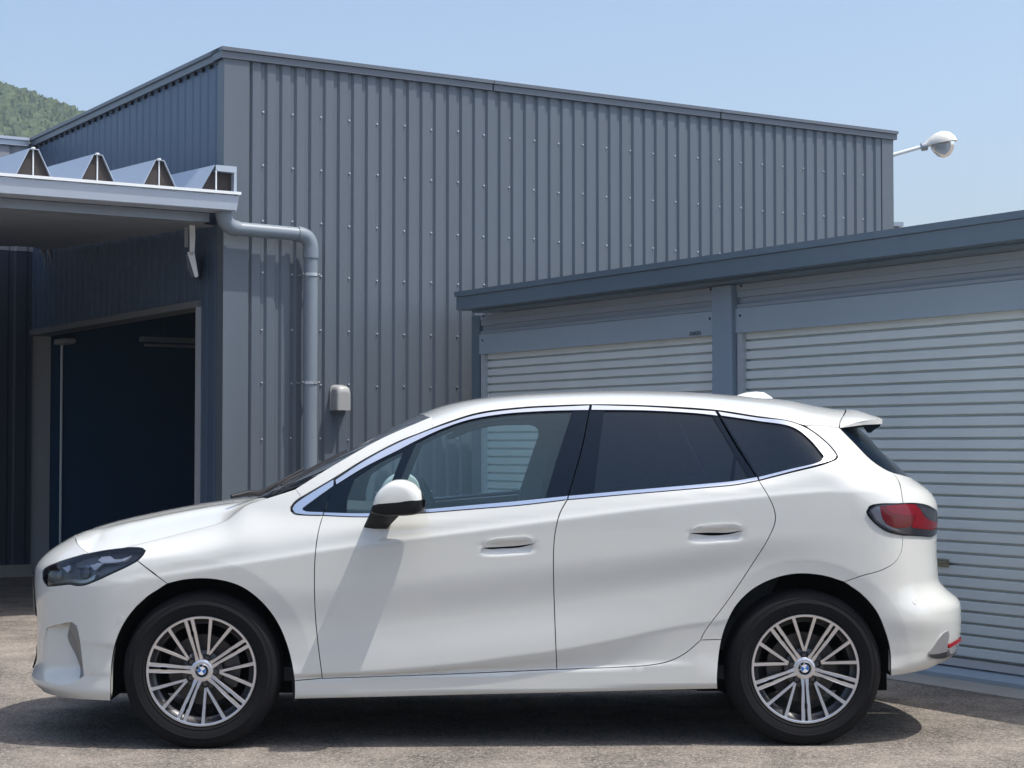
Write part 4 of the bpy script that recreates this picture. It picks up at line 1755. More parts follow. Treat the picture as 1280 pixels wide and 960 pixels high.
SILL_R = [(876, 800), (901.8, 799.4)]
ARCH_R0 = [(901.8, 799.4), (898.6, 819.5), (896.5, 848.7), (897, 861)]
SILL_B = [(897, 861), (632, 867.4), (368, 873.8)]
ARCH_FS = [(368, 873.8), (368.3, 862), (368, 851)]
ARCH_R1 = [(1055, 727.4), (1028.7, 719.6), (997, 717.2), (967.6, 723.2), (941, 736.6), (919.8, 757.6), (907, 783), (901.8, 799.4)]
ARCH_R2 = [(1113.7, 845), (1112.4, 811.5), (1105.8, 787.6), (1095, 763.7), (1076.5, 742.5), (1055, 727.4)]
BUMP_R = [(1128.4, 669.2), (1127, 688), (1119.5, 702), (1102, 712.6), (1078, 719.5), (1055, 727.4)]
DLO_R = [(948.5, 600.8), (986, 591.2), (1028.7, 580.6), (1044.7, 574.4)]
DLO_R2 = [(1044.7, 574.4), (1047.3, 570.8), (1045.5, 566.5), (1039.4, 558.4), (1023.4, 543.8), (1007.5, 533)]
LAMP_FRONT = [(1129, 629.6), (1098, 630), (1087, 633), (1083.2, 640), (1092.5, 653), (1108, 664), (1128.4, 669.2)]
STRIP = [(1048.7, 534.5), (1066, 552), (1090, 576), (1108, 587.6), (1116.4, 591)]
TG_SEAM = [(1116.4, 591), (1124, 603), (1129, 629.6)]
# roof rail (top edge of the black seal)
SEAL_T1 = [(376.5, 621), (417.8, 596.8), (455, 573.8), (498.8, 550.9), (523, 541.4), (541.5, 534)]
RAIL = [(541.5, 534), (560, 527.0), (598.4, 515.4), (653, 508.7), (697, 506.4), (738, 505.2), (809.4, 506.6), (894.7, 512.1), (946.4, 519.9), (986, 525.6), (1007.5, 531.8), (1026, 531.4), (1048.7, 534.5)]
WS_EDGE = [(369.7, 611.2), (420, 580), (477, 548.2), (540, 520.8)]

r_hl_bot = run(HL_BOT); r_hl_tf = run(HL_TOP_F); r_hl_f = run(HL_FRONT)
z_nose = inv([(94.8, 673)])[0]
p_hf0 = run(HOOD_F)
HOODC = np.array([[UC0, p_hf0[0][1] + .004], [-.86, p_hf0[0][1] + .003], [p_hf0[0][0] - .02, p_hf0[0][1] + .001]])
b_bot = run([(138, 876), (102.5, 874.3), (80, 872)])
zbn = b_bot[-1][1]
poly = loop(spline(HOODC), p_hf0, r_hl_tf, r_hl_f, r_hl_bot, run(BF_SEAM), run(ARCH_F1), b_bot, uz((b_bot[-1][0], zbn), (-.85, zbn - .005), (UC0, zbn - .008)), uz((UC0, zbn - .008), (UC0, HOODC[0][1])))
c84 = inv([(84, 822)])[0]
fine = np.stack(np.meshgrid(np.arange(c84[0] - .2, c84[0] + .2, .011), np.arange(c84[1] - .2, c84[1] + .2, .011), indexing='ij'), -1).reshape(-1, 2)
RING_F, RING_R = None, None
FRONT_BUMPER = poly
fender = loop( run(HL_REAR), run(HOOD_S), run(SEAM_A), run(SEAL_FRONT), run(SEAM_FD), run(SILL_T, True), run(ARCH_F2), run(BF_SEAM, True))
RING_F, RING_R = ring_pts(0.0), ring_pts(WB)
CH = loop(run([(58, 785), (68, 781.5), (79, 779), (90, 777.8), (95.5, 782)]), run([(95.5, 782), (99.8, 801), (105, 845)]), run([(105, 845), (95.6, 850.5), (76.7, 857), (58, 857)]), run([(58, 857), (54, 840), (54, 815), (58, 785)]))
_bl0, _bl1 = inv([(77.2, 785)])[0], inv([(96.5, 848.6)])[0]
_zb = inv([(76.7, 857)])[0][1]


def ch_depth(u, z):
    ub = _bl0[0] + (_bl1[0] - _bl0[0]) * np.clip((z - _bl0[1]) / (_bl1[1] - _bl0[1]), 0, 1.2)
    t = np.clip((u - CH[:, 0].min()) / np.maximum(ub - CH[:, 0].min(), .01), 0, 1)
    return .048 * t ** 1.4 * sstep(_zb, _zb + .085, z), ub


ov, tr, loops = tri2d(CH, (), .010)
cN = SN(ov[:, 0], ov[:, 1])
cV = S(ov[:, 0], ov[:, 1]) - cN * ch_depth(ov[:, 0], ov[:, 1])[0][:, None]


def facet_normals(V, T, ref):
    n = np.zeros_like(V)
    for t in T:
        q = np.cross(V[t[1]] - V[t[0]], V[t[2]] - V[t[0]])
        for k in t:
            n[k] += q
    n /= np.maximum(np.linalg.norm(n, axis=1, keepdims=True), 1e-9)
    return -n if (n * ref).sum() < 0 else n


emit('air_channel', cV, facet_normals(cV, tr, cN), tr, loops, [M['paint']], car, 0, mirror=True)
panel('front_bumper', FRONT_BUMPER, M['paint'], holes=[ccw(CH)], both=True, flange=.03, extra=np.vstack([fine, RING_F]), step=.018)
panel('fender', fender, M['paint'], flange=.02, mirror=True, step=.017, extra=np.vstack([RING_F, CREASE]))
apil = loop(run(WS_EDGE), uz(tuple(inv([(540, 520.8)])[0]), tuple(inv([(541.5, 534)])[0])), run(SEAL_T1, True), run(SEAM_A, True))
panel('windscreen_pillar', apil, M['paint'], flange=.02, mirror=True, gap=.0004)


def near_pts(px, py, r1, r2, st):
    c = inv([(px, py)])[0]
    return np.stack(np.meshgrid(np.arange(c[0] - r1, c[0] + r1, st), np.arange(c[1] - r2, c[1] + r2, st), indexing='ij'), -1).reshape(-1, 2)


fd_poly = loop(run(BELT_F), run(SEAM_B), run(DOORB_F), run(SEAM_FD, True))
fd, fd2 = panel('front_door', fd_poly, M['paint'], mirror=True, extra=np.vstack([near_pts(635, 682, .16, .06, .008), CREASE]), flange=.016)
rd_poly = loop(run(BELT_R), run(SEAM_C), run(SEAM_C2), run(SEAM_B, True))
rd, rd2 = panel('rear_door', rd_poly, M['paint'], mirror=True, extra=np.vstack([near_pts(895, 666, .16, .06, .008), CREASE]), flange=.016)
sill = loop(run(SILL_T), run(DOORB_F, True), run(SEAM_C2, True), run(SILL_R), run(ARCH_R0), run(SILL_B), run(ARCH_FS))
panel('sill', sill, M['paint'], mirror=True, flange=.06)
quarter = loop(run(DLO_R), run(DLO_R2), run([(1007.5, 532.6), (1026, 531.4), (1048.7, 534.5)]), run(STRIP), run(TG_SEAM), run(LAMP_FRONT), run(BUMP_R), run(ARCH_R1), run(SILL_R, True), run(SEAM_C, True))
panel('rear_quarter_panel', quarter, M['paint'], mirror=True, flange=.02, step=.017, extra=np.vstack([RING_R, CREASE]))
t_top = inv([(1116.4, 591)])[0]; t_bot = inv([(1128.4, 669.2)])[0]
zt_ = inv([(1139, 599.5)])[0][1]
tail = loop(run(TG_SEAM), uz(tuple(inv([(1129, 629.6)])[0]), tuple(t_bot)), uz(tuple(t_bot), (t_bot[0] + .25, t_bot[1] - .003), (UC1, t_bot[1] - .004)), uz((UC1, t_bot[1] - .004), (UC1, zt_)), uz((UC1, zt_), (t_top[0] + .35, zt_), (t_top[0] + .14, (zt_ + t_top[1]) / 2), tuple(t_top)))
tailgate = panel('tailgate', tail, M['paint'], both=True, flange=.015)
rb_bot = run([(1113.7, 845), (1135, 841.8), (1156, 837.0), (1172, 830.5)])
zrb = rb_bot[-1][1]
rbump = loop(run(BUMP_R), run(ARCH_R2, True), rb_bot, uz(tuple(rb_bot[-1]), (rb_bot[-1][0] + .25, zrb + .012), (UC1, zrb + .015)), uz((UC1, zrb + .015), (UC1, t_bot[1] - .006)), uz((UC1, t_bot[1] - .006), (t_bot[0] + .25, t_bot[1] - .004), tuple(t_bot)))
rear_bumper = panel('rear_bumper', rbump, M['paint'], both=True, flange=.03, step=.018, extra=RING_R)

# ---- greenhouse
SEAM_B_UP = [(737.6, 505.4), (727.5, 556.6), (709, 622.6)]
FRAME_F = loop(run([(404.6, 643.2), (411, 622), (418, 600)]), run([(418, 600), (455, 575.0), (498.8, 552.0), (560, 528.4), (598.4, 517.0), (653, 510.2), (697, 507.9), (737.4, 506.0)]), run(SEAM_B_UP), run([(709, 623.6), (653, 629.6), (587, 635), (531.7, 639.6), (459, 644.6), (404.6, 643.2)]))
G_MAIN = loop(run([(520.2, 553), (554.7, 536.4), (587.5, 525.4), (631, 518.1), (675, 515.0), (715.3, 513.6)]), run([(715.3, 513.6), (698, 568), (681.6, 622.4)]), run([(681.6, 622.4), (587.5, 631.2), (531.7, 636.6), (482, 640.4)]), run([(482, 640.4), (501, 597), (520.2, 553)]))
G_TRI = loop(run([(504.5, 563.2), (480, 574), (443.5, 596.6)]), run([(443.5, 596.6), (439, 608), (433.6, 625), (433, 641.2)]), run([(433, 641.2), (455, 641.4), (474, 640.6)]), run([(474, 640.6), (490, 600), (504.5, 563.2)]))


def window(parent, far_parent, frame, glasses, gmat):
    panel('window_frame', frame, M['black_gloss'], parent, holes=[ccw(g_) for g_ in glasses], gap=.0008, flange=.022, off=-.004, mirror=far_parent, step=.03)
    for g_ in glasses:
        panel('window_glass', g_, gmat, parent, gap=-.003, flange=0, off=-.008, mirror=far_parent, step=.04)


window(fd, fd2, FRAME_F, [G_MAIN, G_TRI], M['glass_front'])
FRAME_R = loop(run([(739.2, 505.6), (809.4, 507.9), (894.5, 513.4)]), run([(894.5, 513.4), (918.5, 555.5), (947.2, 599.0)]), run([(947.2, 599.0), (880, 608.0), (787, 616.2), (710.4, 623.4)]), run(SEAM_B_UP, True) + np.array([.004, 0]))
G_R = loop(run([(755, 512.8), (809, 513.4), (870, 517.0), (890, 519.3)]), run([(890, 519.3), (904, 542), (917.6, 565)]), run([(917.6, 565), (913.2, 601.4)]), run([(913.2, 601.4), (835, 607.6), (742.6, 616.2)]), run([(742.6, 616.2), (748.5, 565), (755, 512.8)]))
G_R2 = loop(run([(921, 571), (936, 597.4)]), run([(936, 597.4), (917.4, 600.6)]), run([(917.4, 600.6), (921, 571)]))
window(rd, rd2, FRAME_R, [G_R, G_R2], M['glass_dark'])
q_near = link('quarter_window', None, car)
FRAME_Q = loop(run([(896.3, 513.6), (946.4, 521.2), (986, 525.8), (1007.5, 534.4), (1023.4, 545), (1039.4, 559.6), (1045.9, 569.6)]), run([(1045.9, 569.6), (1044.4, 573.6), (1028.7, 579.8), (986, 590.4), (949, 600)]), run([(949, 600), (921.5, 556), (896.3, 513.6)]))
G_Q = loop(run([(902, 519.6), (946.4, 526.4), (991.5, 534.6), (1012.4, 550), (1029.4, 569.8)]), run([(1029.4, 569.8), (1027.6, 575), (986, 586.6), (948.6, 596)]), run([(948.6, 596), (925, 557), (902, 519.6)]))
q_far = link('quarter_window', None, car)
window(q_near, q_far, FRAME_Q, [G_Q], M['glass_dark'])
# black triangle ahead of the front door
panel('corner_trim', loop(run([(375.8, 637.6), (396, 622.5), (417.2, 607.0)]), run([(417.2, 607.0), (410.5, 622), (404.2, 641)]), run([(404.2, 641), (380, 640), (375.8, 637.6)])), M['black_gloss'], mirror=True, gap=0, off=-.004, flange=.01, step=.03)


def strip(name, top, bottom, parent, far=None, mt='chrome', off=.0015, flange=.007):
    a, b = run(top), run(bottom)
    p = loop(a, b[::-1])
    panel(name, p, M[mt], parent, gap=.0003, off=off, flange=flange, mirror=far or True, step=.05)


strip('chrome_trim', [(419.4, 600), (456, 576), (499.5, 553.0), (561, 529.2), (599, 518.0), (653, 511.1), (697, 508.7), (736.8, 506.9)],
      [(420.4, 605.6), (455, 584.4), (498.8, 562.2), (521.9, 550.2), (554.7, 535.3), (587.5, 524.5), (631, 517.3), (675, 514.2), (700, 513.2), (735.6, 512.6)], fd, fd2)
strip('chrome_trim', [(405, 640.7), (459, 641.6), (531.7, 636.6), (587.5, 631.6), (653, 625.8), (709.6, 620.0)],
      [(404.6, 644.0), (459, 645.7), (531.7, 640.7), (587.5, 636.2), (653, 630.8), (708.8, 624.2)], fd, fd2)
strip('chrome_trim', [(711, 619.9), (787.5, 612.9), (880, 604.9), (918, 601.2), (946, 596.4)], [(710.4, 624.1), (787.5, 617.3), (880, 609.3), (918.8, 605.6), (947.8, 600.4)], rd, rd2)
strip('chrome_trim', [(740, 506.6), (809.4, 508.8), (893.8, 514.2)], [(739.2, 512.4), (809, 513.2), (870, 516.6), (897.0, 519.6)], rd, rd2)
CQ = loop(run([(898, 514.7), (946.4, 522.2), (985.6, 526.8), (1006.6, 535.2), (1022.4, 545.8), (1038, 560.0), (1045.2, 569.6)]), run([(1045.2, 569.6), (1043.4, 572.9), (1028.2, 578.9), (986, 589.9), (949.4, 599.6)]), run([(949.4, 599.6), (948.4, 596.4)]), run([(948.4, 596.4), (986, 587.0), (1026.8, 576.0), (1030.0, 570.4)]), run([(1030.0, 570.4), (1013, 550), (991.5, 534.2), (946.4, 526.0), (901.4, 519.4)]))
panel('chrome_trim', CQ, M['chrome'], q_near, gap=0, off=.0015, flange=.007, mirror=q_far, step=.05)
CFc = loop(run([(417.0, 599.6), (396, 612.2), (377, 624.2), (368.0, 631.4), (365.6, 636)]), run([(365.6, 636), (368, 640.4), (377, 642.7), (403.4, 643.7)]), run([(403.4, 643.7), (404, 640.4)]), run([(404, 640.4), (382, 639.2), (378.2, 637.4), (378.6, 634.8)]), run([(378.6, 634.8), (396, 622), (416.6, 607.4)]))
panel('chrome_trim', CFc, M['chrome'], gap=0, off=.0015, flange=.007, mirror=True, step=.05)

# ---- roof, windscreen, bonnet
rail = run(RAIL)
Rn = S(rail[:, 0], rail[:, 1])
RNn = SN(rail[:, 0], rail[:, 1])
ROOF_SIL = [(524, 518.3), (543.8, 510.4), (572, 502.8), (609, 497), (653, 493.2), (697, 491), (780, 488.8), (853, 490.2), (890, 492.2), (917, 494.2), (986, 500.2), (1026, 508), (1050, 512)]
RS = np.array([pxl(px, py, -.16) for px, py in ROOF_SIL])


def roof_z(x):
    return np.interp(x, RS[:, 0], RS[:, 2])


_rx = np.linspace(RS[0, 0], RS[-1, 0], 400)
_rz = pchip(RS[:, 0], RS[:, 2], _rx)
X_WT = RS[0, 0] - .01                      # windscreen header, at the centre line


def roof_row(i, nw=41, drop=0.0):
    p = Rn[i]; n = RNn[i]
    f = np.clip((p[0] - Rn[0, 0]) / (Rn[-1, 0] - Rn[0, 0]), 0, 1)
    xc0 = X_WT + (RS[-1, 0] + .045 - X_WT) * f
    zc = float(np.interp(xc0, _rx, _rz)) + .004
    t = np.array([0, -n[2], n[1]])
    if t[2] < 0:
        t = -t
    t /= np.linalg.norm(t)
    k1 = min(.055, (zc - p[2]) * .85 / max(t[2], .2))
    P0 = p; P1 = p + t * k1
    P2 = np.array([p[0] + (xc0 - p[0]) * .7, p[1] * .62, zc - .002]); P3 = np.array([xc0, 0, zc])
    s = np.linspace(0, 1, nw) ** 1.25
    B = [(1 - q) ** 3 * P0 + 3 * q * (1 - q) ** 2 * P1 + 3 * q * q * (1 - q) * P2 + q ** 3 * P3 for q in s]
    return np.array(B)


NR = len(Rn)
idxs = list(range(0, NR, 2)) + ([NR - 1] if (NR - 1) % 2 else [])
half = np.array([roof_row(i) for i in idxs])
full = np.concatenate([half, (half * np.array([1, -1, 1]))[:, ::-1][:, 1:]], 1)
m = MB()
m.grid(full, flip=True)
roof = m.build('roof', M['paint'], car, smooth=3.2, recalc=False)
m = MB()
inner = full.copy(); inner[..., 2] -= .03; inner[..., 1] *= .97
m.grid(inner)
m.build('roof_lining', M['interior_light'], car, smooth=3.2, recalc=False)

# spoiler
sec0 = full[-1] + np.array([.006, 0, 0])
tipn = pxl(1100.5, 525.5, -.56); tipc = pxl(1093, 518.6, -.10)
rows = []
nw = full.shape[1]
ww = np.abs(sec0[:, 1] / np.abs(sec0[:, 1]).max())
bowx = .018 * (1 - ww ** 2)
for t in np.linspace(0, 1, 14):
    ztip = tipn[2] + (tipc[2] + .004 - tipn[2]) * (1 - ww ** 2.2)
    xtip = tipn[0] + bowx - .10 * np.clip((ww - .93) / .07, 0, 1) ** 2
    ytip = sec0[:, 1] * .93
    P = np.stack([sec0[:, 0] + (xtip - sec0[:, 0]) * t, sec0[:, 1] + (ytip - sec0[:, 1]) * t, sec0[:, 2] + (ztip - sec0[:, 2]) * t + .010 * math.sin(t * math.pi) * (1 - ww ** 4)], -1)
    rows.append(P)
rows = np.array(rows)
tip_low = rows[-1] - np.array([.0, 0, .021])
und = []
for t in np.linspace(0, 1, 8):
    tgt = sec0.copy(); tgt[:, 2] = np.minimum(sec0[:, 2] - .012, tipn[2] - .048); tgt[:, 1] *= .98
    und.append(tip_low + (tgt - tip_low) * t)
m = MB()
m.grid(np.concatenate([rows, tip_low[None]], 0), flip=True)
spoiler = m.build('spoiler', M['paint'], car, smooth=0.6, recalc=False)
m = MB()
m.grid(np.array(und), flip=True)
m.build('spoiler_underside', M['black_gloss'], spoiler, smooth=0.6, recalc=False)
# side skin between spoiler and the black strip below it
for sg in (1, -1):
    m = MB()
    a = rows[:, 0] * np.array([1, sg, 1]); b = a.copy()
    zt__ = np.linspace(rows[0, 0][2] - .002, tipn[2] - .022, 14)
    b[:, 2] = np.minimum(a[:, 2] - .001, zt__)
    m.grid(np.array([a, b]), flip=sg < 0)
    m.build('spoiler_cheek', M['paint'], spoiler, smooth=0.6, recalc=False)

for sg in (1, -1):
    m = MB()
    fin = [(1079, 531.5), (1100.5, 529.6), (1100, 527.8), (1099.5, 533), (1093, 536.5), (1088, 541), (1085.5, 541)]
    m.prism([pxl(px, py, -.57) * np.array([1, sg, 1]) for px, py in fin], (0, -.012, 0), (0, .02, 0))
    m.build('spoiler_fin', M['black_gloss'], spoiler)

# black strips and rear screen
st_in = run(STRIP)
G_out = [(1082, 533), (1088.5, 548.5), (1106, 570), (1118, 585.5), (1123, 594)]
panel('rear_side_deflector', loop(st_in, run([(1116.4, 591), (1123, 594)]), run(G_out, True), run([(1082, 533), (1066, 533.4), (1048.7, 534.5)])), M['black_gloss'], mirror=True, gap=.0005, flange=.01)
go = run(G_out)
panel('rear_screen', loop(go, uz(tuple(go[-1]), (go[-1][0] + .15, zt_ + .004), (UC1, zt_ + .004)), uz((UC1, zt_ + .004), (UC1, go[0][1] + .02)), uz((UC1, go[0][1] + .02), tuple(go[0]))), M['glass_dark'], both=True, gap=.0005, flange=.01, off=-.006, step=.04)

# windscreen
we = run(WS_EDGE)
We = S(we[:, 0], we[:, 1])
WC = np.array([pxl(px, py, -.05) for px, py in [(322, 621), (371.9, 596.4), (433, 565.8), (498.8, 528.8), (524, 518)]])
tt_ = np.linspace(0, 1, len(We))
lw_ = np.concatenate([[0], np.cumsum(np.linalg.norm(np.diff(WC, axis=0), axis=1))]); lw_ /= lw_[-1]
Cc = np.stack([np.interp(tt_, lw_, WC[:, i]) for i in range(3)], -1)
ws = np.linspace(-1, 1, 41)


def screen(i0=0, i1=None, inset=0.0, off=0.0):
    R_ = []
    for k in range(len(We)):
        e_, c_ = We[k], Cc[k]
        y = ws * (abs(e_[1]) - inset)
        q = (1 - np.abs(ws) ** 2.4)
        R_.append(np.stack([e_[0] + (c_[0] - e_[0]) * q + off * .5, y, e_[2] + (c_[2] - e_[2]) * q + off], -1))
    return np.array(R_)


SCN = screen(inset=.004, off=-.004)
m = MB(); m.grid(SCN)
scr = m.build('windscreen', M['glass_screen'], car, smooth=3.2, recalc=False)
# black ceramic border just under the glass, at edges, foot and header
B = screen(inset=.004, off=-.009)
n_ = len(B)
m = MB()
m.grid(B[:, :3]); m.grid(B[:, -3:])
kf = max(2, int(n_ * .10)); kh = max(2, int(n_ * .06))
m.grid(B[:kf]); m.grid(B[-kh:])
m.build('black_border', M['black_gloss'], scr, smooth=3.2, recalc=False)

# bonnet
hs = run(HOOD_S)
hf = run(HOOD_F)
hl = run(HL_TOP_R, True)                 # from 110 to 157
hl = hl[np.argsort(hl[:, 0])]
edge = np.vstack([spline(HOODC), hf, hl, hs[:np.argmin(np.abs(S(hs[:, 0], hs[:, 1])[:, 0] - pxl(330, 624, -.78)[0]))]])
E3 = S(edge[:, 0], edge[:, 1])
o_ = np.argsort(E3[:, 0])
Ex, Ey, Ez = E3[o_, 0], -E3[o_, 1], E3[o_, 2]
HSIL = [(94.8, 671), (116, 661.6), (143.8, 651.7), (174.7, 643.5), (209, 636.1), (240, 630.2), (270, 625.4), (300, 621.4), (320, 619.5)]
HC = np.array([pxl(px, py, .05) for px, py in HSIL])
x_rear = Ex[-1]
stx = np.unique(np.concatenate([np.linspace(Ex[0] + .0005, Ex[0] + .05, 14), np.linspace(Ex[0] + .05, x_rear, 60)]))
eyv = np.interp(stx, Ex, np.where(Ex < -.35, np.maximum.accumulate(Ey), Ey))
ezv = np.interp(stx, Ex, Ez)
kz = np.exp(-.5 * (np.arange(-3, 4) / 1.3) ** 2); kz /= kz.sum()
hcv = pchip(HC[:, 0], HC[:, 2], stx)
hcv = np.where(stx < HC[0, 0], Ez[0] + .001, hcv)
rows = []
wv = np.linspace(-1, 1, 61)
for x, ye, ze, zc in zip(stx, eyv, ezv, hcv):
    zc = max(zc, ze + .001)
    aw = np.abs(wv)
    z = ze + (zc - ze) * (1 - aw ** 2.3)
    # two soft power lines run the length of the bonnet
    f = np.clip((x - Ex[0]) / .3, 0, 1)
    z = z + .010 * f * np.exp(-((aw - .60) / .10) ** 2) - .004 * f * np.exp(-(aw / .35) ** 2)
    rows.append(np.stack([np.full_like(wv, x) + .05 * (1 - aw ** 2) * np.clip((x - (x_rear - .25)) / .25, 0, 1), wv * (ye - .002), z], -1))
rows = np.array(rows)
m = MB()
m.grid(rows)
bon = m.build('bonnet', M['paint'], car, smooth=3.2, recalc=False)
m = MB()
fl_ = rows[:, [0]].copy(); fl2 = fl_ + np.array([.0, .004, -.02])
m.grid(np.concatenate([fl_, fl2], 1))
fl_ = rows[:, [-1]].copy(); fl2 = fl_ + np.array([.0, -.004, -.02])
m.grid(np.concatenate([fl2, fl_], 1))
fl_ = rows[-1:].copy(); m.grid(np.concatenate([fl_, fl_ + np.array([.004, 0, -.03])], 0))
m.build('bonnet_edge', M['paint'], bon, recalc=False)
# cowl and wipers at the foot of the windscreen
m = MB()
c0 = rows[-1] + np.array([.006, 0, -.006]); c1 = SCN[3][::1]
c1i = np.stack([np.interp(np.linspace(0, 1, len(c0)), np.linspace(0, 1, len(c1)), c1[:, i]) for i in range(3)], -1) + np.array([0, 0, .002])
m.grid(np.array([c0, (c0 + c1i) / 2 + np.array([0, 0, .004]), c1i]))
m.build('cowl', M['black_plastic'], car, smooth=3.2, recalc=False)
for yo in (-.52, .05):
    m = MB()
    pv = pxl(318, 619.5, yo)
    j = int((yo + .75) / 1.5 * 40)
    m.tube([pv + (-.10, -.05, -.004), pv + (-.03, 0, .012), pv + (.02, .04, .010), SCN[4][min(40, j + 4)] + (0, 0, .022), SCN[14][min(40, j + 7)] + (-.01, 0, .022)], [.010, .013, .013, .008, .005], 8)
    wa = m.build('wiper', M['black_plastic'], car, smooth=1.0)
    m = MB()
    a = SCN[5][min(40, j + 1)] + (-.004, 0, .010); b = SCN[26][min(40, j + 12)] + (-.004, 0, .010)
    m.tube([a, (a + b) / 2 + (0, 0, .004), b], .006, 6)
    m.build('blade', M['black_plastic'], wa)
# shark-fin aerial
m = MB()
f0 = pxl(917, 494.5, 0); f1 = pxl(933, 490.6, 0); f2 = pxl(954, 490.2, 0); f3 = pxl(968, 499, 0)
zr0 = float(np.interp(f0[0], _rx, _rz)); zr1 = float(np.interp(f3[0], _rx, _rz))
P = []
for t, zt2 in ((0, zr0 + .001), (.30, f1[2]), (.55, f2[2] + .003), (.74, f2[2]), (.9, (f2[2] + zr1) / 2), (1.0, zr1 + .002)):
    x = f0[0] + (f3[0] - f0[0]) * t
    zb = zr0 + (zr1 - zr0) * t - .004
    wdt = .028 * (1 - abs(2 * t - 1) ** 2.5) + .003
    P.append([(x, -wdt, zb), (x, -wdt * .75, zb + (zt2 - zb) * .5), (x, -wdt * .28, zb + (zt2 - zb) * .94), (x, 0, zt2), (x, wdt * .28, zb + (zt2 - zb) * .94), (x, wdt * .75, zb + (zt2 - zb) * .5), (x, wdt, zb)])
m.grid(P)
m.build('roof_aerial', M['paint'], car, smooth=0.9)

# ---- lamps
HL = loop(run(HL_TOP_F), run(HL_FRONT), run(HL_BOT), run(HL_REAR), run(HL_TOP_R))
for sgn in (1,):
    hl_o, hl_f2 = panel('headlight', HL, M['clear'], gap=.002, flange=.012, off=-.001, mirror=True, step=.02)
    panel('lamp_housing', HL, M['lamp_dark'], hl_o, gap=.003, flange=0, off=-.030, mirror=hl_f2, step=.03)
    HLin = loop(run([(57, 712), (72, 705.4), (92, 698.8), (110, 694), (131.7, 689.8), (156, 686.6), (176, 687.6)]), run([(176, 687.6), (166, 688.0), (150, 690), (130, 693), (108, 697.8), (88, 704), (66, 711)]))
    panel('lamp_bezel', HL, M['black_gloss'], hl_o, holes=[ccw(shrink(HL, .010)[::1])], gap=.001, flange=.02, off=-.004, mirror=hl_f2, step=.05)
    panel('upper_reflector', loop(run([(92, 700.5), (106, 695), (122, 692.5), (121, 700), (112, 706.5), (93, 707)]), run([(93, 707), (92, 700.5)])), M['lamp_grey'], hl_o, gap=0, flange=.01, off=-.020, mirror=hl_f2, step=.03)
    for pts in ([(121.5, 698.4), (126, 694.2), (137, 693.0), (142.5, 697.4), (151, 697.2), (164, 692.4), (156, 699.4), (146, 701.8), (134, 702.6), (127, 702.2)],
                [(76, 708.4), (80, 707.6), (84, 705.2), (86.5, 705.6), (85.6, 711.4), (82, 715.4), (79.6, 712)],
                [(111.5, 705.4), (117, 704.0), (121, 701.8), (127.5, 703.0), (122.5, 708), (118, 712.6), (114.5, 710.4)]):
        panel('light_guide', sharp(pts), M['lamp_light'], hl_o, gap=0, flange=.010, off=-.009, mirror=hl_f2, step=.03)
    panel('chin_reflector', loop(run([(60.5, 729), (76, 724.5), (90, 723.8), (103, 725.2), (112, 721.5), (118, 717.5)]), run([(118, 717.5), (116, 724), (104, 729), (92, 728.5), (78, 729.2), (61, 731.4)])), M['lamp_grey'], hl_o, gap=0, flange=.01, off=-.012, mirror=hl_f2, step=.03)
    for sg in (1, -1):
        for px, py in ((68.5, 717.5), (102, 715)):
            q = inv([(px, py)])[0]
            c = S(*q) - SN(*q) * .028
            n = SN(*q)
            m = MB()
            s_ = np.array([1, sg, 1.0])
            m.lathe([(.026, 0), (.027, .008), (.022, .012), (.019, .013), (.012, .017), (0.0, .019)], c * s_, n * s_, 20)
            m.build('projector', M['lamp_dark'], hl_o if sg == 1 else hl_f2, smooth=0.8)

TL_TOP = [(1083.2, 640), (1087, 633), (1098, 630), (1120, 629), (1145.6, 629), (1160, 632.2), (1169, 637.5)]
tl_t = run(TL_TOP)
tl_b = run([(1162, 671.6), (1148, 670.4), (1127, 668.9), (1108, 664.2), (1092.5, 653.2), (1083.2, 640)])
ue = L_M + .62
TL = loop(tl_t, uz(tuple(tl_t[-1]), (ue, tl_t[-1][1] - .010)), uz((ue, tl_t[-1][1] - .010), (ue, tl_b[0][1] + .012)), uz((ue, tl_b[0][1] + .012), tuple(tl_b[0])), tl_b)
tl, tl2 = panel('tail_lamp', TL, M['tail_lens'], gap=.001, flange=.014, off=.006, mirror=True, step=.02)
panel('lamp_housing', TL, M['lamp_dark'], tl, gap=.001, flange=.02, off=.0012, mirror=tl2, step=.03)
panel('lamp_bezel', TL, M['black_gloss'], tl, holes=[ccw(shrink(TL, .0055))], gap=.001, flange=.004, off=.0052, mirror=tl2, step=.05)
panel('red_reflector', loop(run([(1099, 632.8), (1120, 631.2), (1145, 631.2), (1147.5, 640), (1138, 657.5), (1122, 660), (1110, 657), (1102.5, 648)]), run([(1102.5, 648), (1099, 632.8)])), M['red_solid'], tl, gap=0, flange=.004, off=.0036, mirror=tl2, step=.03)
panel('red_upper_band', loop(run([(1106, 632.4), (1144, 632.2), (1147, 645.5)]), run([(1147, 645.5), (1125, 643), (1112, 640.6), (1106, 632.4)])), M['red_bright'], tl, gap=0, flange=.003, off=.0044, mirror=tl2, step=.03)
panel('red_wedge', loop(run([(1147.8, 634.5), (1157, 648), (1171.5, 653.5)]), run([(1171.5, 653.5), (1168, 661.5), (1150, 661), (1138.5, 659.5)]), run([(1138.5, 659.5), (1147.8, 634.5)])), M['red_bright'], tl, gap=0, flange=.003, off=.0046, mirror=tl2, step=.03)
panel('clear_tip', loop(run([(1088, 637.4), (1093, 634), (1099.5, 633.4), (1102, 645), (1108, 655.5), (1119, 660.6), (1126, 664.6), (1110, 660.5), (1095, 650.5)]), run([(1095, 650.5), (1088, 637.4)])), M['lamp_grey'], tl, gap=0, flange=.003, off=.003, mirror=tl2, step=.03)
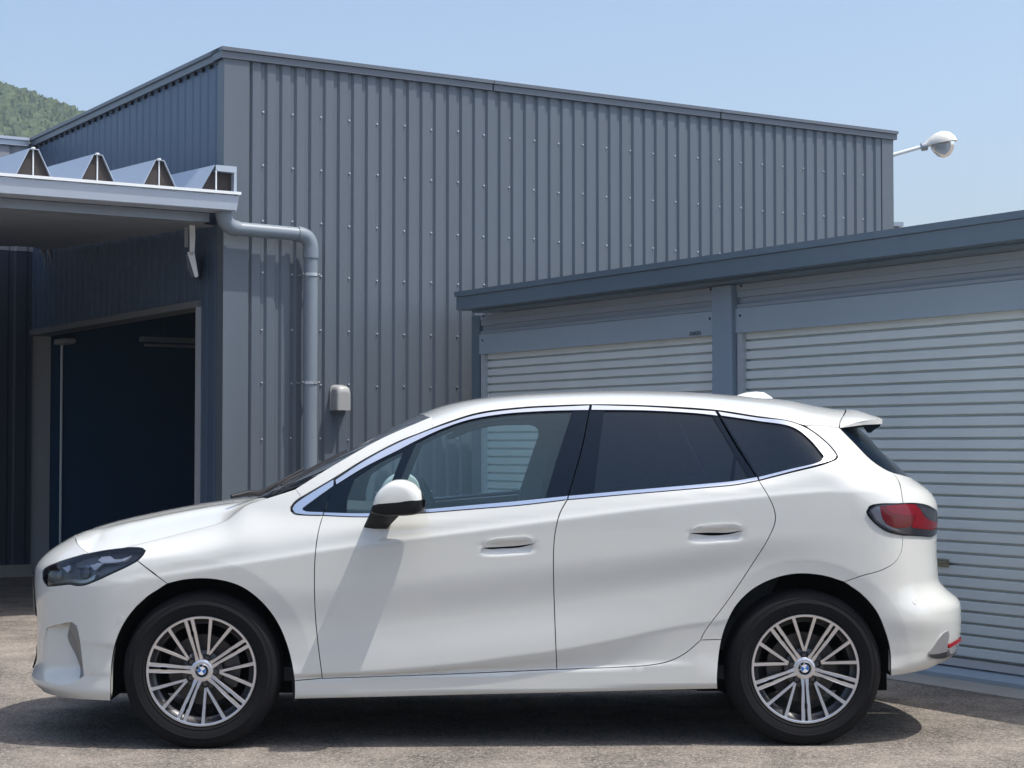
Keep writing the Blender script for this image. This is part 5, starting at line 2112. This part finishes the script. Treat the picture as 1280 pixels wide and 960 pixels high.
panel('clear_tip', loop(run([(1149.5, 634), (1159, 635.8), (1167.5, 641), (1169.5, 652), (1158, 646.5)]), run([(1158, 646.5), (1149.5, 634)])), M['lamp_grey'], tl, gap=0, flange=.003, off=.003, mirror=tl2, step=.03)

# ---- bumper details
BL = loop(run([(79, 780.5), (85, 778), (91, 778), (95.5, 783), (99.5, 801), (104.8, 844)]), run([(104.8, 844), (96.5, 848.6)]), run([(96.5, 848.6), (86.5, 822), (76.2, 798), (76.8, 786), (79, 780.5)]))
bl_uv = shrink(BL, .0)
ov, tr, loops = tri2d(bl_uv, (), .012)
bN = SN(ov[:, 0], ov[:, 1])
bV = S(ov[:, 0], ov[:, 1])
# the blade runs from deep in the channel (front edge) to flush (rear edge)
_d, _ub = ch_depth(ov[:, 0], ov[:, 1])
_t2 = np.clip((ov[:, 0] - _ub) / .085, 0, 1)
bV = bV - bN * (np.maximum(_d - .004, 0) * (1 - _t2) - .003 * _t2)[:, None]
emit('air_blade', bV, facet_normals(bV, tr, bN), tr, loops, [M['silver']], car, .012, mirror=True)
# radar sensors
for px, py in ((150, 772.5), (1143.6, 752.2)):
    q = inv([(px, py)])[0]
    for sg in (1, -1):
        s_ = np.array([1, sg, 1.0])
        m = MB()
        m.lathe([(.0125, -.004), (.0125, .0012), (.0105, .0016), (.0100, .0008), (.0, .0016)], S(*q) * s_, SN(*q) * s_, 20)
        m.build('parking_sensor', M['paint'], car, smooth=0.5)
# silver corner of the rear bumper with its reflector
RC = loop(run([(1159.5, 817), (1168, 804.5), (1177.8, 791.4), (1183.4, 788.2)]), run([(1183.4, 788.2), (1185.4, 793), (1183, 806), (1182.6, 820.6)]), run([(1182.6, 820.6), (1169.4, 823), (1161, 821), (1159.5, 817)]))
rc, rc2 = panel('bumper_corner', RC, M['silver_light'], gap=0, off=.006, flange=.010, mirror=True, step=.02)
panel('corner_lower_edge', loop(run([(1160.2, 817.4), (1170, 817.0), (1182.2, 814.0)]), run([(1182.2, 814.0), (1182.4, 820.2), (1169.4, 822.6), (1161.4, 820.6), (1160.2, 817.4)])), M['rim_dark'], rc, gap=0, off=.008, flange=.004, mirror=rc2, step=.03)
u_a = inv([(1184.5, 806)])[0]
zz_ = u_a[1]
panel('bumper_reflector', np.array([[u_a[0], zz_ - .014], [u_a[0] + .20, zz_ - .002], [u_a[0] + .20, zz_ + .016], [u_a[0], zz_ + .006]]), M['red_solid'], gap=0, off=.010, flange=.012, mirror=True, step=.012)
panel('lower_valance', np.array([[u_a[0] + .0, zz_ - .060], [UC1, zz_ - .060], [UC1, zz_ - .018], [u_a[0] + .0, zz_ - .018]]), M['silver'], gap=0, off=.004, flange=.006, both=True, step=.05)
# grille and lower intake on the nose (only just in view)
zg0, zg1 = inv([(60, 800)])[0][1] * 0 + .52, .74
panel('kidney_grille', np.array([[-1.02, zg0], [-.80, zg0 + .02], [-.77, zg0 + .10], [-.80, zg1], [-1.02, zg1 - .01]]), M['black_gloss'], gap=0, off=.004, flange=.006, mirror=True, step=.03)
for k in range(7):
    u = -1.0 + k * .032
    panel('grille_bar', np.array([[u, zg0 + .02], [u + .010, zg0 + .02], [u + .010, zg1 - .015], [u, zg1 - .015]]), M['chrome'], gap=0, off=.010, flange=.006, both=True, step=.05)
panel('lower_intake', np.array([[UC0, .27], [-.84, .29], [-.80, .36], [-.84, .40], [UC0, .41]]), M['black_plastic'], gap=0, off=.003, flange=.004, both=True, step=.04)
zv0, zv1 = inv([(47, 828)])[0][1], inv([(47, 797)])[0][1]
uv = float(inv([(47.6, 812)])[0][0])

# ---- door handles
for px_l, px_r, base, parent, far in ((601.7, 668.5, [(602, 684.6), (606.6, 677.4), (614, 674.2), (660.6, 670.6), (665, 673.2), (668.6, 679)], fd, fd2),
                                      (861.9, 928.6, [(862, 666.2), (866.2, 659.6), (872, 657.2), (921, 654.8), (925.4, 657.4), (928.6, 662.8)], rd, rd2)):
    low = [(base[5][0], base[5][1]), ((px_l + px_r) / 2 + 14, base[5][1] + 2.9), ((px_l + px_r) / 2 - 12, base[0][1] - .9), (base[0][0], base[0][1])]
    hp = loop(run(base), run(low))
    panel('door_handle', hp, M['paint'], parent, gap=.0006, off=.006, flange=.020, mirror=far, step=.01)
    lens = loop(run([(base[0][0] + .6, base[0][1] + .3), ((px_l + px_r) / 2 - 12, base[0][1] - 1.5), ((px_l + px_r) / 2 + 14, base[5][1] + 2), (base[5][0] - .6, base[5][1] + .3)]),
                run([(base[5][0] - .6, base[5][1] + .5), ((px_l + px_r) / 2 + 16, base[5][1] + 5.0), ((px_l + px_r) / 2 - 8, base[5][1] + 6.6), ((px_l + px_r) / 2 - 22, base[0][1] + 1.8), (base[0][0] + .6, base[0][1] + .5)]))
    panel('handle_recess', lens, M['dark_void'], parent, gap=0, off=.0012, flange=0, mirror=far, step=.01)

# ---- door mirrors
YM = -1.00
mc = pxl(499, 622, YM)


def loft(outline_px, ys, mt, name, parent, sg, cap=True, sm=0.7):
    o2 = [pxl(px, py, YM) for px, py in outline_px]
    o2 = np.array(o2)
    uv2 = spline(np.vstack([o2[:, [0, 2]], o2[:1, [0, 2]]]), .012)[:-1]
    R_ = []
    for y, sc, dx, dz in ys:
        R_.append([(mc[0] + (x - mc[0]) * sc + dx - (.055 if sg < 0 else 0), y * sg, mc[2] + (z - mc[2]) * sc + dz) for x, z in uv2])
    R_ = np.array(R_)
    Rc = np.concatenate([R_, R_[:, :1]], 1)
    m = MB()
    m.grid(Rc)
    m.poly(R_[-1]); m.poly(R_[0])
    return m.build(name, mt, parent, smooth=sm, merge=.0005)


CAPO = [(466.4, 630.2), (469.5, 620), (474.5, 612.2), (481.5, 605.6), (490, 600.8), (500, 599.0), (509, 600.0), (518, 604), (524.5, 610.5), (528.6, 618.5), (529.8, 624.0), (520, 624.6), (511.5, 626.4), (477, 629.4)]
LOWO = [(466.2, 630.8), (477, 630.0), (511.5, 627.0), (520, 625.2), (531.6, 623.8), (531.8, 631), (530, 637.6), (524.5, 641.8), (512, 644.2), (498, 644.8), (480, 645), (463.4, 639.5)]
YSM = [(-.932, .80, .012, .0), (-.936, .90, .008, .0), (-.948, .97, .003, 0), (-.97, 1.0, 0, 0), (-1.03, 1.0, 0, 0), (-1.070, .975, -.002, -.001), (-1.094, .92, -.006, -.003), (-1.106, .82, -.010, -.005), (-1.112, .62, -.016, -.006)]
for sg, door in ((1, fd), (-1, fd2)):
    mr_ = loft(CAPO, YSM, M['paint'], 'mirror_cap', door, sg)
    loft(LOWO, [(y, s_ * .985 if 0 < i < 7 else s_, dx, dz) for i, (y, s_, dx, dz) in enumerate(YSM)], M['black_plastic'], 'mirror_base', door, sg)
    # stalk
    foot = [(453.5, 660.8), (456, 662.6), (466, 664.0), (481, 664.2), (486.5, 657), (476, 652), (461, 651)]
    head = [(464.5, 637), (463, 640.5), (476, 645.6), (496, 646.2), (503, 641), (490, 634), (474, 633)]
    fpt = np.array([pxl(px, py, -.868) for px, py in foot]); hpt = np.array([pxl(px, py, -.975) for px, py in head])
    R_ = []
    for t in np.linspace(0, 1, 8):
        q = fpt + (hpt - fpt) * t
        R_.append(q * np.array([1, sg, 1]) - np.array([.055 if sg < 0 else 0, 0, 0]))
    R_ = np.array(R_); R_ = np.concatenate([R_, R_[:, :1]], 1)
    m = MB(); m.grid(R_); m.poly(R_[-1][:-1]); m.poly(R_[0][:-1])
    m.build('mirror_stalk', M['black_plastic'], door, smooth=0.9, merge=.0005)
    m = MB()
    o2 = np.array([pxl(px, py, YM) for px, py in CAPO[:11]] + [pxl(px, py, YM) for px, py in ((530, 636), (520, 641), (498, 643), (470, 640))])
    c_ = o2.mean(0)
    gl_ = [(mc[0] + .095, 0, 0)]
    ang = np.linspace(0, 2 * math.pi, 24, endpoint=False)
    m.poly([(mc[0] + .112 - .01 * math.sin(a) - (.055 if sg < 0 else 0), sg * (-1.01 + .072 * math.cos(a)), mc[2] - .012 + .058 * math.sin(a)) for a in ang])
    m.build('mirror_glass', M['mirror'], door)

# ---- underbody, wheel-arch liners, cabin
UB = np.linspace(.02, .98, 60)
m = MB()
for sg in (1, -1):
    P = []
    for z in np.linspace(.24, 1.02, 14):
        q = S(np.linspace(-.30, L_M + .30, 90), np.full(90, z)) * np.array([1, 1, 1.0])
        q[:, 1] += .05
        q[:, 1] *= sg
        P.append(q)
    P = np.array(P)
    # leave the wheel openings free
    for i in range(P.shape[0] - 1):
        for j in range(P.shape[1] - 1):
            c = P[i:i + 2, j:j + 2].reshape(4, 3).mean(0)
            if min(math.hypot(c[0], c[2] - .345), math.hypot(c[0] - WB, c[2] - .345)) < .455:
                continue
            if c[2] < .38 and (c[0] < -.40 or c[0] > WB + .40):
                continue
            if c[2] > np.interp(c[0], XS, z6) - .07:
                continue
            m.quad(P[i, j], P[i, j + 1], P[i + 1, j + 1], P[i + 1, j])
m.build('inner_shell', M['dark_void'], car, recalc=False)
m = MB()
for x0, x1 in ((-.55, -.44), (.46, WB - .46), (WB + .44, WB + .58)):
    m.hexa([(x0, -.62, .34), (x1, -.62, .34), (x1, .62, .34), (x0, .62, .34), (x0, -.62, .42), (x1, -.62, .42), (x1, .62, .42), (x0, .62, .42)])
m.hexa([(-.44, -.55, .20), (.44, -.55, .20), (.44, .55, .20), (-.44, .55, .20), (-.44, -.55, .55), (.44, -.55, .55), (.44, .55, .55), (-.44, .55, .55)])
m.hexa([(WB - .44, -.55, .20), (WB + .44, -.55, .20), (WB + .44, .55, .20), (WB - .44, .55, .20), (WB - .44, -.55, .55), (WB + .44, -.55, .55), (WB + .44, .55, .55), (WB - .44, .55, .55)])
m.build('underbody', M['dark_void'], car)
for sg in (1, -1):
    for runs_ in ((ARCH_F1[::-1], ARCH_F2[::-1] + ARCH_FS[::-1][1:]), (ARCH_R2, ARCH_R1 + ARCH_R0[1:])):
        a = np.vstack([run(runs_[0]), run(runs_[1])])
        A3 = S(a[:, 0], a[:, 1]); N3 = SN(a[:, 0], a[:, 1])
        A3 = A3 - N3 * .003
        m = MB()
        L = []
        for t, y in enumerate((None, -.80, -.52)):
            q = A3.copy()
            if y is not None:
                q[:, 1] = y
            q[:, 1] *= sg
            L.append(q)
        m.grid(np.array(L))
        ctr = np.array([A3[:, 0].mean(), -.52 * sg, .36])
        for i in range(len(A3) - 1):
            m.poly([L[2][i], L[2][i + 1], ctr])
        m.build('wheel_arch_liner', M['dark_void'], car, recalc=False)

# cabin
m = MB()
m.hexa([(.35, -.74, .28), (2.95, -.74, .28), (2.95, .74, .28), (.35, .74, .28), (.35, -.74, .34), (2.95, -.74, .34), (2.95, .74, .34), (.35, .74, .34)])
m.build('cabin_floor', M['interior'], car)
m = MB()
dpts = [(.30, .80), (.30, 1.00), (.52, 1.045), (.80, 1.03), (.93, .99), (.95, .90), (.86, .78), (.80, .50), (.45, .45)]
m.prism([(x, 0, z) for x, z in dpts], (0, -.72, 0), (0, .72, 0))
m.build('dashboard', M['interior'], car, bevel=.02)
for sg in (1, -1):
    m = MB()
    m.hexa([(.45, sg * .70, .40), (2.24, sg * .70, .40), (2.24, sg * .80, .40), (.45, sg * .80, .40), (.45, sg * .76, 1.015), (2.24, sg * .76, 1.05), (2.24, sg * .81, 1.05), (.45, sg * .79, 1.015)])
    m.build('door_lining', M['interior'], car)
# steering wheel on the far side (right-hand drive)
m = MB()
cw = np.array([1.02, .36, .98]); axw = Vector((.90, 0, .42))
m.lathe([(.185 + .016 * math.cos(a), .016 * math.sin(a)) for a in np.linspace(0, 2 * math.pi, 9)[:-1]], cw, axw, 36, closed=True)
sw = m.build('steering_wheel', M['interior'], car, smooth=1.2)
m = MB()
m.lathe([(.0, .02), (.06, .015), (.065, -.02), (.03, -.12)], cw, axw, 16)
e1 = axw.normalized().orthogonal().normalized()
for a in (0, 120, 240):
    v = e1.copy(); v.rotate(__import__('mathutils').Quaternion(axw.normalized(), math.radians(a)))
    m.tube([cw, cw + np.array(v) * .18], .014, 8)
m.build('wheel_boss', M['interior'], sw)


def seat(x, y, wd, name='seat'):
    s_ = bpy.data.objects.new(name, None)
    COL.objects.link(s_)
    s_.parent = car
    s_.location = (x, y, 0)

    def blk(nm, pts, w_, bev):
        m = MB()
        m.prism([(a, 0, b) for a, b in pts], (0, -w_, 0), (0, w_, 0))
        m.build(nm, M['seat'], s_, bevel=bev)
    blk('seat_cushion', [(-.50, .40), (-.52, .56), (-.10, .58), (.04, .52), (.04, .40)], wd, .035)
    blk('backrest', [(-.06, .52), (.06, .50), (.34, 1.06), (.28, 1.12), (.20, 1.10)], wd * .95, .035)
    blk('head_restraint', [(.25, 1.14), (.34, 1.14), (.40, 1.30), (.36, 1.34), (.29, 1.33)], .13, .03)
    m = MB()
    for dy in (-.06, .06):
        m.tube([(.27, dy, 1.08), (.31, dy, 1.18)], .008, 8)
    m.build('restraint_post', M['chrome'], s_)


for y in (-.38, .38):
    seat(1.76, y, .24)
for y in (-.48, 0, .48):
    seat(2.42, y, .22)
# far-side pillar lining and belt, seen through the front door glass
m = MB()
ptsB = [(600, 514), (640, 508), (742, 505), (735, 531), (715, 625), (646, 629), (649, 615.6), (662, 576), (672.6, 546), (673.4, 539), (670, 533.6), (662, 531.2), (630, 531.6), (611, 533.4), (585, 540.5), (562, 550), (557, 546), (580, 530)]
m.prism([pxl(px, py, .66) for px, py in ptsB], (0, 0, 0), (0, .03, 0))
m.build('pillar_lining', M['interior_light'], car, bevel=.008)
m = MB()
q0, q1 = pxl(694, 538, .645), pxl(672, 632, .645)
m.hexa([q0, q0 + (.045, 0, 0), q0 + (.045, .003, 0), q0 + (0, .003, 0), q1, q1 + (.045, 0, 0), q1 + (.045, .003, 0), q1 + (0, .003, 0)])
m.build('seat_belt', M['seat'], car)
m = MB()
m.hexa([(.98, -.10, 1.42), (1.02, -.10, 1.42), (1.02, .10, 1.42), (.98, .10, 1.42), (.98, -.11, 1.485), (1.02, -.11, 1.485), (1.02, .11, 1.485), (.98, .11, 1.485)])
m.build('rear_view_mirror', M['black_plastic'], car, bevel=.012)

# ---- wheels
R_RIM, R_T = 0.241, 0.3465


def rot2(x, z, a):
    return x * math.cos(a) - z * math.sin(a), x * math.sin(a) + z * math.cos(a)


tm = MB()
prof = [(.238, -.200), (.243, -.205), (.262, -.212), (.295, -.216), (.328, -.206), (.341, -.190), (R_T, -.165),
        (R_T, -.158), (.341, -.157), (.341, -.149), (R_T, -.148), (R_T, -.115), (.341, -.114), (.341, -.106), (R_T, -.105), (R_T, -.070), (.341, -.069), (.341, -.061), (R_T, -.060),
        (R_T, -.045), (.3435, -.026), (.337, -.012), (.326, .002), (.312, .009), (.3105, .0075), (.296, .0125), (.2945, .0145), (.290, .0145), (.2885, .0125), (.272, .010), (.2585, .004), (.2565, .006), (.251, .004), (.2455, -.003), (.2415, -.004), (.238, -.012)]
tm.lathe([(r, h) for r, h in prof], (0, 0, 0), (0, -1, 0), 112)
tyre_me = tm.mesh('tyre', [M['tyre']], 0.5)
for v in tyre_me.vertices:
    if v.co.z < -.3385:
        v.co.z = -.3385
    elif v.co.z < -.30:
        pass
rm = MB()
rm.lathe([(.2415, -.012), (.2425, -.002), (.2405, .0015), (.236, .002), (.2305, .0), (.2295, -.003)], (0, 0, 0), (0, -1, 0), 96)
lip_me = rm.mesh('rim_lip', [M['rim_face']], 0.9)
rm = MB()
rm.lathe([(.2300, -.002), (.2285, -.010), (.212, -.030), (.206, -.034), (.203, -.060), (.205, -.150), (.238, -.195)], (0, 0, 0), (0, -1, 0), 96)
rm.lathe([(.088, -.052), (.088, -.036), (.070, -.030), (.0, -.030)], (0, 0, 0), (0, -1, 0), 48)
rim_me = rm.mesh('rim', [M['rim_dark']], 0.6)


def blade(poly, h_of_r, thick=.030, narrow=.75):
    """poly: outline (radial, tangential); machined face, painted sides"""
    m = MB()
    c = np.mean(poly, 0)
    top = [(p[0], h_of_r(p[0]), p[1]) for p in poly]
    sh = [(p[0], h_of_r(p[0]) - .003, p[1] + (np.sign(p[1] - c[1]) * .0016)) for p in poly]
    bot = [(p[0], h_of_r(p[0]) - thick, c[1] + (p[1] - c[1]) * narrow) for p in poly]
    f = lambda q: [(x, -h, t) for x, h, t in q]
    n = len(poly)
    T, H, B_ = f(top), f(sh), f(bot)
    m.poly(T, 0)
    for k in range(n):
        j = (k + 1) % n
        m.quad(T[k], T[j], H[j], H[k], 0)
        m.quad(H[k], H[j], B_[j], B_[k], 1)
    m.poly(B_, 1)
    return m.mesh('spoke', [M['rim_face'], M['rim_dark']], None)


def hr(r):
    t = np.clip((r - .05) / .185, 0, 1)
    return -.022 + .0225 * t ** .8


def pair_bar(s):
    # one half of a slotted double spoke
    i0, i1 = .0042, .0075
    o0, o1 = .0145, .0220
    q = [(.040, s * .0015), (.085, s * i0), (.150, s * (i0 + .0008)), (.158, s * (i0 + .0028)), (.175, s * (i0 + .0030)), (.183, s * (i0 + .0012)), (.2365, s * i1), (.2365, s * o1), (.150, s * (o0 + .0045)), (.085, s * o0), (.050, s * .018), (.040, s * .018)]
    return blade(q if s > 0 else q[::-1], hr)


def v_bar(s):
    a = math.radians(12.2)
    def pt(r, off):
        # point on the leg of the V, off = across
        r0, r1 = .082, .2365
        t = (r - r0) / (r1 - r0)
        c_ = .004 + (math.sin(a) * r1 - .004) * t
        return (r * (1 - .02 * t), s * (c_ + off))
    q = [pt(.076, -.0055), pt(.16, -.0064), pt(.2365, -.0078), pt(.2365, .0078), pt(.16, .0064), pt(.076, .0050)]
    return blade(q if s > 0 else q[::-1], hr)


pair_me = [pair_bar(1), pair_bar(-1)]
v_me = [v_bar(1), v_bar(-1)]
hm = MB()
hm.lathe([(.0300, -.026), (.0305, -.0185), (.034, -.0175), (.043, -.0195), (.049, -.0235), (.049, -.035)], (0, 0, 0), (0, -1, 0), 48)
hub_me = hm.mesh('hub_ring', [M['rim_face']], 0.7)
cm = MB()
cm.lathe([(.0, -.0150), (.0185, -.0152), (.0186, -.0160)], (0, 0, 0), (0, -1, 0), 40)
cm = MB()
# round badge: dark ring, quartered field, thin bright rims
seg = 48
def ringf(mb, r0, r1, h0, h1, a0, a1, mi, n=12):
    for k in range(n):
        t0, t1 = a0 + (a1 - a0) * k / n, a0 + (a1 - a0) * (k + 1) / n
        mb.quad((r0 * math.cos(t0), -h0, r0 * math.sin(t0)), (r0 * math.cos(t1), -h0, r0 * math.sin(t1)),
                (r1 * math.cos(t1), -h1, r1 * math.sin(t1)), (r1 * math.cos(t0), -h1, r1 * math.sin(t0)), mi)
for k in range(4):
    ringf(cm, .0, .0175, -.0148, -.0150, k * math.pi / 2, (k + 1) * math.pi / 2, 0 if k % 2 else 1)
ringf(cm, .0175, .0188, -.0146, -.0146, 0, 2 * math.pi, 2, 48)
ringf(cm, .0188, .0282, -.0150, -.0162, 0, 2 * math.pi, 3, 48)
ringf(cm, .0282, .0300, -.0158, -.0185, 0, 2 * math.pi, 2, 48)
cap_me = cm.mesh('hub_cap', [M['blue'], M['white'], M['chrome'], M['black_gloss']], None)
# lettering on the badge ring
letters = []
for k, ch in enumerate('BMW'):
    fcv = bpy.data.curves.new('badge_letter', 'FONT')
    fcv.body = ch; fcv.size = .0095; fcv.align_x = 'CENTER'
    tmp = bpy.data.objects.new('tmp_letter', fcv)
    COL.objects.link(tmp)
    dg = bpy.context.evaluated_depsgraph_get()
    lm = bpy.data.meshes.new_from_object(tmp.evaluated_get(dg))
    bpy.data.objects.remove(tmp)
    a = math.radians((48, 0, -48)[k])
    for v in lm.vertices:
        x, y = v.co.x, v.co.y + .0202
        x, y = x * math.cos(a) - y * math.sin(a), x * math.sin(a) + y * math.cos(a)
        v.co = (x, .0138, y)
    lm.materials.clear(); lm.materials.append(M['white'])
    letters.append(lm)
bm_ = MB()
bm_.lathe([(.0, 0), (.0085, 0), (.0085, .010), (.0095, .012), (.0, .012)], (0, 0, 0), (0, -1, 0), 10)
bolt_me = bm_.mesh('lug_bolt', [M['rim_dark']], 0.6)
bm_ = MB()
bm_.lathe([(.0165, .004), (.0155, -.016), (.0, -.016)], (0, 0, 0), (0, -1, 0), 20)
pocket_me = bm_.mesh('lug_pocket', [M['dark_void']], 0.6)
dm = MB()
dm.lathe([(.075, -.070), (.155, -.070), (.156, -.085), (.075, -.085)], (0, 0, 0), (0, -1, 0), 64)
dm.lathe([(.0, -.062), (.07, -.062), (.078, -.070)], (0, 0, 0), (0, -1, 0), 40)
disc_me = dm.mesh('brake_disc', [M['brake']], 0.6)
km = MB()
ca = [(r * math.cos(a), r * math.sin(a)) for r, a in [(.165, t) for t in np.linspace(-.5, .5, 7)] + [(.10, t) for t in np.linspace(.5, -.5, 7)]]
km.prism([(x, 0, z) for x, z in ca], (0, .054, 0), (0, .10, 0))
cal_me = km.mesh('brake_caliper', [M['rim_dark']], None)


def wheel(xw, y, base_deg, flip=False):
    wobj = bpy.data.objects.new('wheel', None)
    COL.objects.link(wobj)
    wobj.parent = car
    wobj.location = (xw, y, .3395)
    if flip:
        wobj.rotation_euler = (0, 0, math.pi)
    link('tyre', tyre_me, wobj)
    link('rim', rim_me, wobj)
    link('rim_lip', lip_me, wobj)
    for k in range(5):
        a = math.radians(base_deg + 72 * k)
        for me_ in pair_me:
            o = link('spoke', me_, wobj); o.rotation_euler = (0, -a, 0)
        b = a + math.radians(36)
        for me_ in v_me:
            o = link('spoke', me_, wobj); o.rotation_euler = (0, -b, 0)
        for me_, hh_ in ((pocket_me, .024), (bolt_me, .034)):
            o = link(me_.name.split('.')[0], me_, wobj)
            o.location = (.059 * math.cos(b), hh_, .059 * math.sin(b))
    link('hub_ring', hub_me, wobj)
    cp = link('hub_cap', cap_me, wobj)
    cp.rotation_euler = (0, math.radians(-base_deg), 0)
    for lm in letters:
        o = link('badge_letter', lm, wobj)
        o.rotation_euler = (0, math.radians(-base_deg), 0)
    link('brake_disc', disc_me, wobj)
    o = link('brake_caliper', cal_me, wobj)
    o.rotation_euler = (0, math.radians(180 if xw > 1 else 0), 0)
    return wobj


YW = -.872
wheel(0, YW, 32); wheel(WB, YW, 55)
wheel(0, -YW, 10, True); wheel(WB, -YW, 41, True)
# mud flap edge behind the front wheel
m = MB()
m.hexa([(.402, -.86, .20), (.412, -.86, .20), (.412, -.62, .20), (.402, -.62, .20), (.395, -.86, .30), (.405, -.86, .30), (.405, -.62, .30), (.395, -.62, .30)])
m.build('mud_flap', M['black_plastic'], car)

# ------------------------------------------------------------------ air
hz = bpy.data.materials.new('haze_air')
hz.use_nodes = True
hn = hz.node_tree
hn.nodes.clear()
ho = hn.nodes.new('ShaderNodeOutputMaterial')
pv = hn.nodes.new('ShaderNodeVolumePrincipled')
pv.inputs['Color'].default_value = (0.80, 0.91, 1.0, 1)
pv.inputs['Density'].default_value = 0.0006
pv.inputs['Anisotropy'].default_value = 0.3
hn.links.new(pv.outputs['Volume'], ho.inputs['Volume'])
HZ_TOP = max(V[:, 2].max(), max(q[2] for q in rid)) + 2.0
m = MB()
m.hexa([(-425, -125, -1), (425, -125, -1), (425, 565, -1), (-425, 565, -1), (-425, -125, HZ_TOP), (425, -125, HZ_TOP), (425, 565, HZ_TOP), (-425, 565, HZ_TOP)])
hzo = m.build('haze', hz)
hzo['kind'] = 'stuff'
